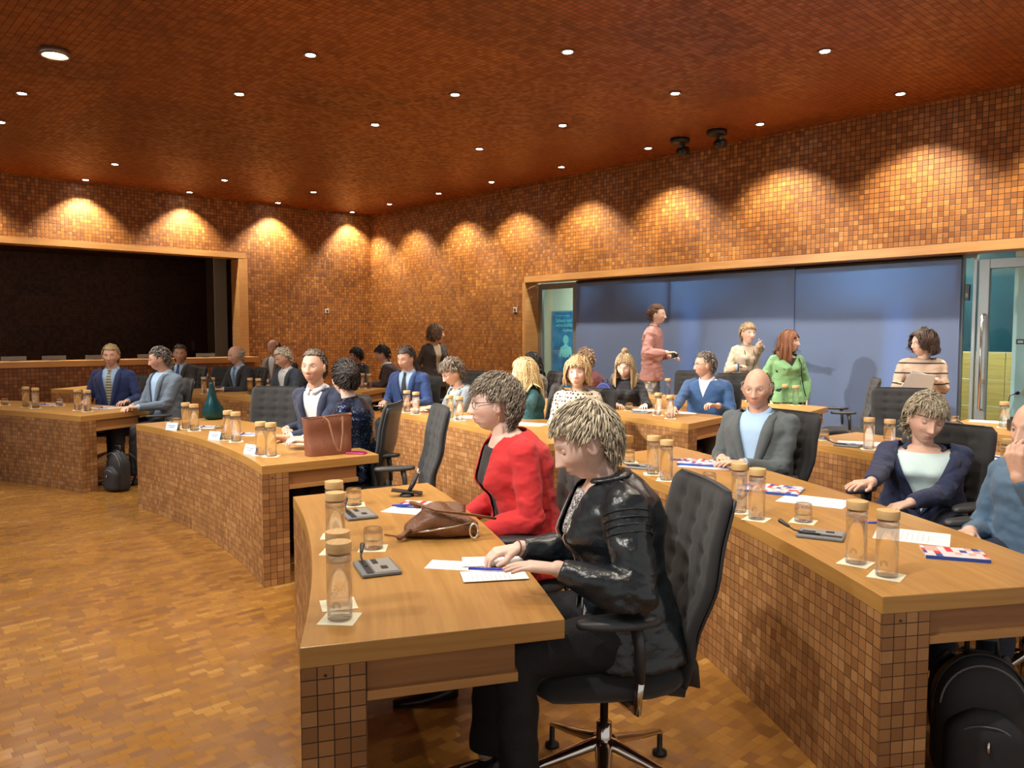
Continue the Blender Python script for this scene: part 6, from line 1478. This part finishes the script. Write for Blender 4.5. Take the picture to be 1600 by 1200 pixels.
P18 = person('woman with curly grey-brown hair in a grey-blue jacket, head bent down', 706, 582, 8.0, hs=1.12, phi=-125, hphi=-118, hpitch=28, fem=True, near=1, skin='a', top=cloth('dove_grey_jacket', (0.17, 0.20, 0.235)), under=cloth('lime_top', (0.50, 0.58, 0.32)), vb=0.2, vw=0.08, collar=False, hair='wavy', hairc=(0.13, 0.10, 0.075), hair_kw=dict(curl=0.7, vol=0.02, len=0.8, col2=(0.24, 0.2, 0.16)), glasses='dark', Lh=dict(mode='table', x=0.05), Rh=dict(mode='table', x=0.1), lean=16, chair_l='tufted charcoal office chair of the woman in the grey-blue jacket', closed=True)
P19 = person('woman with long light blonde hair in a dark teal top, in profile to the left', 818, 583, 7.32, hs=1.11, phi=-105, hphi=-98, hpitch=4, fem=True, near=1, skin='a', top=cloth('teal_knit', (0.008, 0.075, 0.09)), kind='sweater', hair='long', hairc=(0.62, 0.45, 0.22), hair_kw=dict(len=0.98, vol=0.018, parted=True, crown=(0, 0.0, 0.11)), Lh=dict(pd=(803, 607, 7.0), d=tuple(vdir(-60) * 0.5 + UP * 0.4), n=tuple(vdir(0)), curl=0.5), Rh=dict(mode='table'), lean=4, chair_l='tufted charcoal office chair of the blonde woman in teal', chair_phi=-98)
P20 = person('woman with long black hair seated behind the blonde woman in teal', 831, 566, 9.9, phi=-110, hphi=-70, hpitch=4, fem=True, skin='b', top=cloth('grey_top', (0.20, 0.19, 0.17)), kind='sweater', hair='long', hairc=(0.012, 0.010, 0.012), hair_kw=dict(parted=True, len=0.8), Lh=dict(mode='table'), Rh=dict(mode='table'), lean=4, chair_l='tufted charcoal office chair of the black-haired woman behind the blonde')
P21 = person('woman with blonde bob and fringe in a cream polka-dot blouse, facing the camera', 902, 583, 6.75, hs=1.12, phi=-172, hphi=-168, hpitch=-2, fem=True, near=1, skin='c', top=pattern_mat('polka_blouse', 'dots', (0.045, 0.028, 0.025), (0.56, 0.49, 0.38), 34, 0.8, 0.36), kind='sweater', hair='bob', hairc=(0.46, 0.29, 0.14), hair_kw=dict(len=1.0, vol=0.024, fringe_drop=0.01, col2=(0.6, 0.42, 0.22), fr=0.036, curl=0.3), Lh=dict(mode='lap'), Rh=dict(mode='lap'), lean=-2, chair_l='tufted charcoal office chair of the woman in the polka-dot blouse', chair_phi=-140, wide=1.08)
P22 = person('woman with curly blonde hair in dark red, half hidden behind the polka-dot woman', 914, 563, 9.3, phi=-60, hphi=-30, hpitch=10, fem=True, skin='c', top=cloth('wine_top', (0.10, 0.012, 0.02)), kind='sweater', hair='wavy', hairc=(0.34, 0.22, 0.13), hair_kw=dict(curl=1.0, vol=0.02, len=0.7), Lh=dict(mode='lap'), Rh=dict(mode='lap'), lean=14, chair_l=None)
P23 = person('woman with a half-up blonde ponytail in a black top and dark tartan dress, looking down', 976, 572, 8.55, hs=1.13, phi=-165, hphi=-160, hpitch=20, fem=True, near=1, skin='c', top=pattern_mat('tartan_black', 'plaid', (0.010, 0.010, 0.013), (0.03, 0.032, 0.045), 12, 0.8, 0.9), kind='sweater', hair='long', hairc=(0.34, 0.23, 0.12), hair_kw=dict(len=0.82, vol=0.012, parted=True, bunball=True, bun=(0, -0.05, 0.135), bunr=0.026, col2=(0.55, 0.42, 0.24)), Lh=dict(mode='table', x=0.25), Rh=dict(mode='table', x=0.05), lean=6, chair_l=None, wide=1.05, closed=True)
P24 = person('man with short grey-brown hair and glasses in a blue sweater, in profile to the left', 1101, 570, 7.82, phi=-150, hphi=-98, hpitch=4, near=1, skin='d', top=cloth('blue_sweater', (0.020, 0.070, 0.19)), kind='vneck', under=pattern_mat('fine_stripe_shirt', 'stripes', (0.25, 0.33, 0.5), (0.6, 0.65, 0.72), 90, 0.7, 0.4), vb=0.62, vw=0.06, hair='crop', hairc=(0.12, 0.095, 0.075), hair_kw=dict(vol=0.010, hairline=0.07, col2=(0.3, 0.27, 0.24)), glasses='dark', Lh=dict(pd=(1122, 634, 7.5), curl=0.8, d=tuple(vdir(-90))), Rh=dict(px=(1052, 643), z=0.78), lean=4, chair_l='tufted charcoal office chair of the man in the blue sweater', chair_phi=-125, wide=1.12)
# ---- standing group by the blinds
P25 = person('standing man with glasses in a pink sweater holding a small black camera', 1027, 492, 10.45, hs=1.12, phi=110, hphi=115, hpitch=2, stand=True, near=1, skin='c', top=cloth('pink_sweater', (0.42, 0.21, 0.19)), kind='sweater', hair='short', hairc=(0.12, 0.055, 0.03), glasses='metal', pants=pattern_mat('camo_trousers', 'camo', (0.22, 0.23, 0.24), (0.50, 0.52, 0.52), 18, 0.8, 0.52), Lh=dict(pd=(1046, 557, 10.4), d=tuple(vdir(100)), curl=0.6), Rh=dict(pd=(1042, 551, 10.15), d=tuple(vdir(100)), curl=0.6), extra=dict(puff=1.28, wr=0.022), wide=0.98)
P26 = person('smiling woman with short blonde hair in a beige sweater pointing towards the camera', 1169, 521, 9.7, phi=178, hphi=165, hpitch=0, stand=True, fem=True, near=1, skin='c', top=cloth('beige_sweater', (0.52, 0.43, 0.33)), kind='sweater', hair='short', hairc=(0.42, 0.31, 0.17), hair_kw=dict(len=1.3, vol=0.014), Lh=dict(pd=(1186, 538, 9.25), d=tuple(vdir(172)), n=tuple(-vdir(90)), fing=(0.05, 1.3, 1.3, 1.3), hint=tuple(vdir(90) - UP * 0.6)), Rh=dict(pd=(1152, 573, 9.45), curl=0.8, d=tuple(vdir(120))), extra=dict(wr=0.016), pants=(0.03, 0.03, 0.04))
P27 = person('standing woman with long auburn hair in a mint green cardigan', 1234, 534, 8.9, phi=176, hphi=128, hpitch=2, stand=True, fem=True, near=1, skin='c', top=cloth('mint_cardigan', (0.20, 0.42, 0.20)), under=M_BLK, kind='vneck', collar=False, vb=0.70, vw=0.10, hair='long', hairc=(0.22, 0.085, 0.035), hair_kw=dict(len=0.85, vol=0.012, parted=True, crown=(0, 0.02, 0.11)), Lh=dict(mode='hang'), Rh=dict(mode='hang'), extra=dict(puff=1.35, wr=0.014), pants=(0.012, 0.012, 0.013), wide=1.05)
P28 = person('standing woman with curly dark brown hair in a beige sweater with black stripes, holding papers', 1441, 537, 7.7, phi=-165, hphi=-100, hpitch=2, stand=True, fem=True, near=1, skin='c', top=pattern_mat('striped_knit', 'stripes', (0.43, 0.32, 0.25), (0.015, 0.012, 0.012), 10.5, 0.85, 0.86), kind='sweater', hair='curlybob', hairc=(0.045, 0.022, 0.014), hair_kw=dict(curl=0.9, vol=0.028, len=1.0, fr=0.05, parted=True, crown=(0, 0.03, 0.11)), glasses='metal', Lh=dict(pd=(1462, 594, 7.4), d=tuple(vdir(-80)), curl=0.4), Rh=dict(pd=(1413, 603, 7.45), d=tuple(vdir(60)), curl=0.5), extra=dict(wr=0.014), pants=(0.012, 0.012, 0.014), wide=1.15)

# ---- what they hold and wear
e = empty('compact_camera', atd(1052, 555, 10.1), 0.6); tag(e, 'small black camera in the hand of the man in the pink sweater', 'camera'); part('body', MB().box((0, 0, 0), (0.11, 0.05, 0.07)), M_BLACK, e, bevel=0.01); part('lens', MB().tube([(0, -0.02, 0), (0, -0.06, 0)], 0.026, 14), M_BLACK, e, smooth=True)
e = empty('held_papers', atd(1432, 600, 7.3), yaw_of(vdir(-160))); tag(e, 'white leaflets held by the woman in the striped sweater', 'papers')
R_ = np.array(Matrix.Rotation(0.9, 3, 'X') @ Matrix.Rotation(0.35, 3, 'Z'))
part('sheet', MB().box((0, 0, 0), (0.21, 0.28, 0.002), R=R_), M_PAPER, e); part('sheet', MB().box((-0.03, 0.0, -0.012), (0.21, 0.28, 0.002), R=np.array(Matrix.Rotation(0.9, 3, 'X') @ Matrix.Rotation(0.1, 3, 'Z'))), M_PAPER, e)
b = MB(); rn = P26['rb']; f_ = P26['fb']; nk = P26['N0']
lan = [nk + rn * s * 0.062 * math.cos(t) - UP * 0.0 for s, t in ((1, 0),)]
b.tube([nk + rn * 0.06 + f_ * 0.03, P26['surf'](0.055, 0.85, 0.02), P26['surf'](0.05, 0.6, 0.026), P26['surf'](0.0, 0.2, 0.03), P26['surf'](-0.05, 0.6, 0.026), P26['surf'](-0.055, 0.85, 0.02), nk - rn * 0.06 + f_ * 0.03], 0.004, 6); P26['pt']('lanyard', b, M_BLACK)
e = empty('phone', atd(1153, 574, 9.35), 0.3); tag(e, 'blue phone in the hand of the pointing woman', 'phone'); part('case', MB().box((0, 0, 0), (0.05, 0.012, 0.10), R=np.array(Matrix.Rotation(0.5, 3, 'Y'))), mat('bright_blue', (0.02, 0.22, 0.6), 0.3), e, bevel=0.003); part('screen', MB().box((0, -0.007, 0), (0.044, 0.001, 0.09), R=np.array(Matrix.Rotation(0.5, 3, 'Y'))), M_BLACK, e)
b = MB(); f7 = P27; b.tube([f7['surf'](-0.10, 0.93, 0.03), f7['surf'](-0.115, 0.75, 0.03), f7['surf'](-0.13, 0.5, 0.03), f7['surf'](-0.16, 0.2, 0.03), f7['surf'](-0.18, 0.0, 0.04)], 0.007, 8, flat=0.4); f7['pt']('bag_strap', b, M_BLACK)
# earrings, ring, bracelet of the two nearest
b = MB(); w_ = P1['Wr'][-1]; dn = nrm(P1['Wr'][1] - P1['El'][1]); c = P1['Wr'][1] + dn * 0.012; x_ = nrm(np.cross(dn, UP)); y_ = np.cross(dn, x_)
b.tube([c + x_ * 0.031 * math.cos(t) + y_ * 0.027 * math.sin(t) for t in np.linspace(0, 2 * PI, 20, endpoint=False)], 0.0022, 6, closed=True); P1['pt']('bracelet', b, mat('brown_cord', (0.12, 0.04, 0.03), 0.6))
# stand-up collar and zips of the leather jacket
b = MB(); nk = P1['N0']; b.tube([nk + P1['rb'] * math.sin(t) * 0.075 - P1['fb'] * (math.cos(t) * 0.068 - 0.006) + UP * (0.012 - 0.012 * (1 - math.cos(t))) for t in np.linspace(-2.3, 2.3, 24)], 0.026, 10, flat=0.35, upv=(0, 0, 1)); P1['pt']('stand_collar', b, M_LEATHER)
for s in (-1, 1):
    b = MB().tube([P1['surf'](s * (0.045 + 0.02 * t), 0.05 + 0.9 * t, 0.022) for t in np.linspace(0.0, 0.95, 16)], 0.0028, 6); P1['pt']('zip', b, M_CHROME)
for s in (-1, 1):
    for k in range(4):
        b = MB(); Sx, Ex = P1['S'][s], P1['El'][s]; ax_ = nrm(Ex - Sx); u = nrm(np.cross(ax_, UP)); w2 = np.cross(ax_, u); c = Sx + ax_ * (0.03 + 0.022 * k)
        b.tube([c + (u * math.cos(t) + w2 * math.sin(t)) * (0.0725 - 0.0011 * k) for t in np.linspace(0, 2 * PI, 28, endpoint=False)], 0.0022, 5, closed=True); P1['pt']('seam', b, M_LEATHER)
# ---- navy rucksack hung on a chair beside the polka-dot woman
q = atd(948, 607, 7.1); e = backpack(q[0], q[1], 0.735 - 0.0, yaw_of(vdir(-150)), 'royal blue backpack beside the woman in the polka-dot blouse', cloth('royal_blue_nylon', (0.010, 0.02, 0.16)), 0.62); e.location = (*at(945, 640, 0.735)[:2], 0.7355)
# ---- empty chairs
def ec(px, d, phi, label): q = atd(px, 600, d); return chair(q[0], q[1], yaw_of(vdir(phi)), label)
ec(403, 6.85, -168, 'empty tufted charcoal chair between the teal bag and the smiling man')
ec(612, 5.15, -108, 'empty tufted charcoal chair seen edge-on beside the woman in sequins')
ec(333, 11.1, -165, 'empty tufted charcoal chair beside the bald elderly man')
ec(527, 12.6, -160, 'empty tufted charcoal chair at the far back left of the black-haired woman'); ec(727, 9.9, -150, 'empty tufted charcoal chair behind the woman in the grey-blue jacket')
ec(1075, 9.9, -155, 'empty tufted charcoal chair between the man in pink and the man in the blue sweater'); ec(1150, 9.2, -165, 'empty tufted charcoal chair in front of the pointing woman'); ec(1318, 8.6, -75, 'empty tufted charcoal chair seen from the side beside the green cardigan')
ec(1415, 6.7, -160, 'empty tufted charcoal chair behind the woman in the navy blazer')
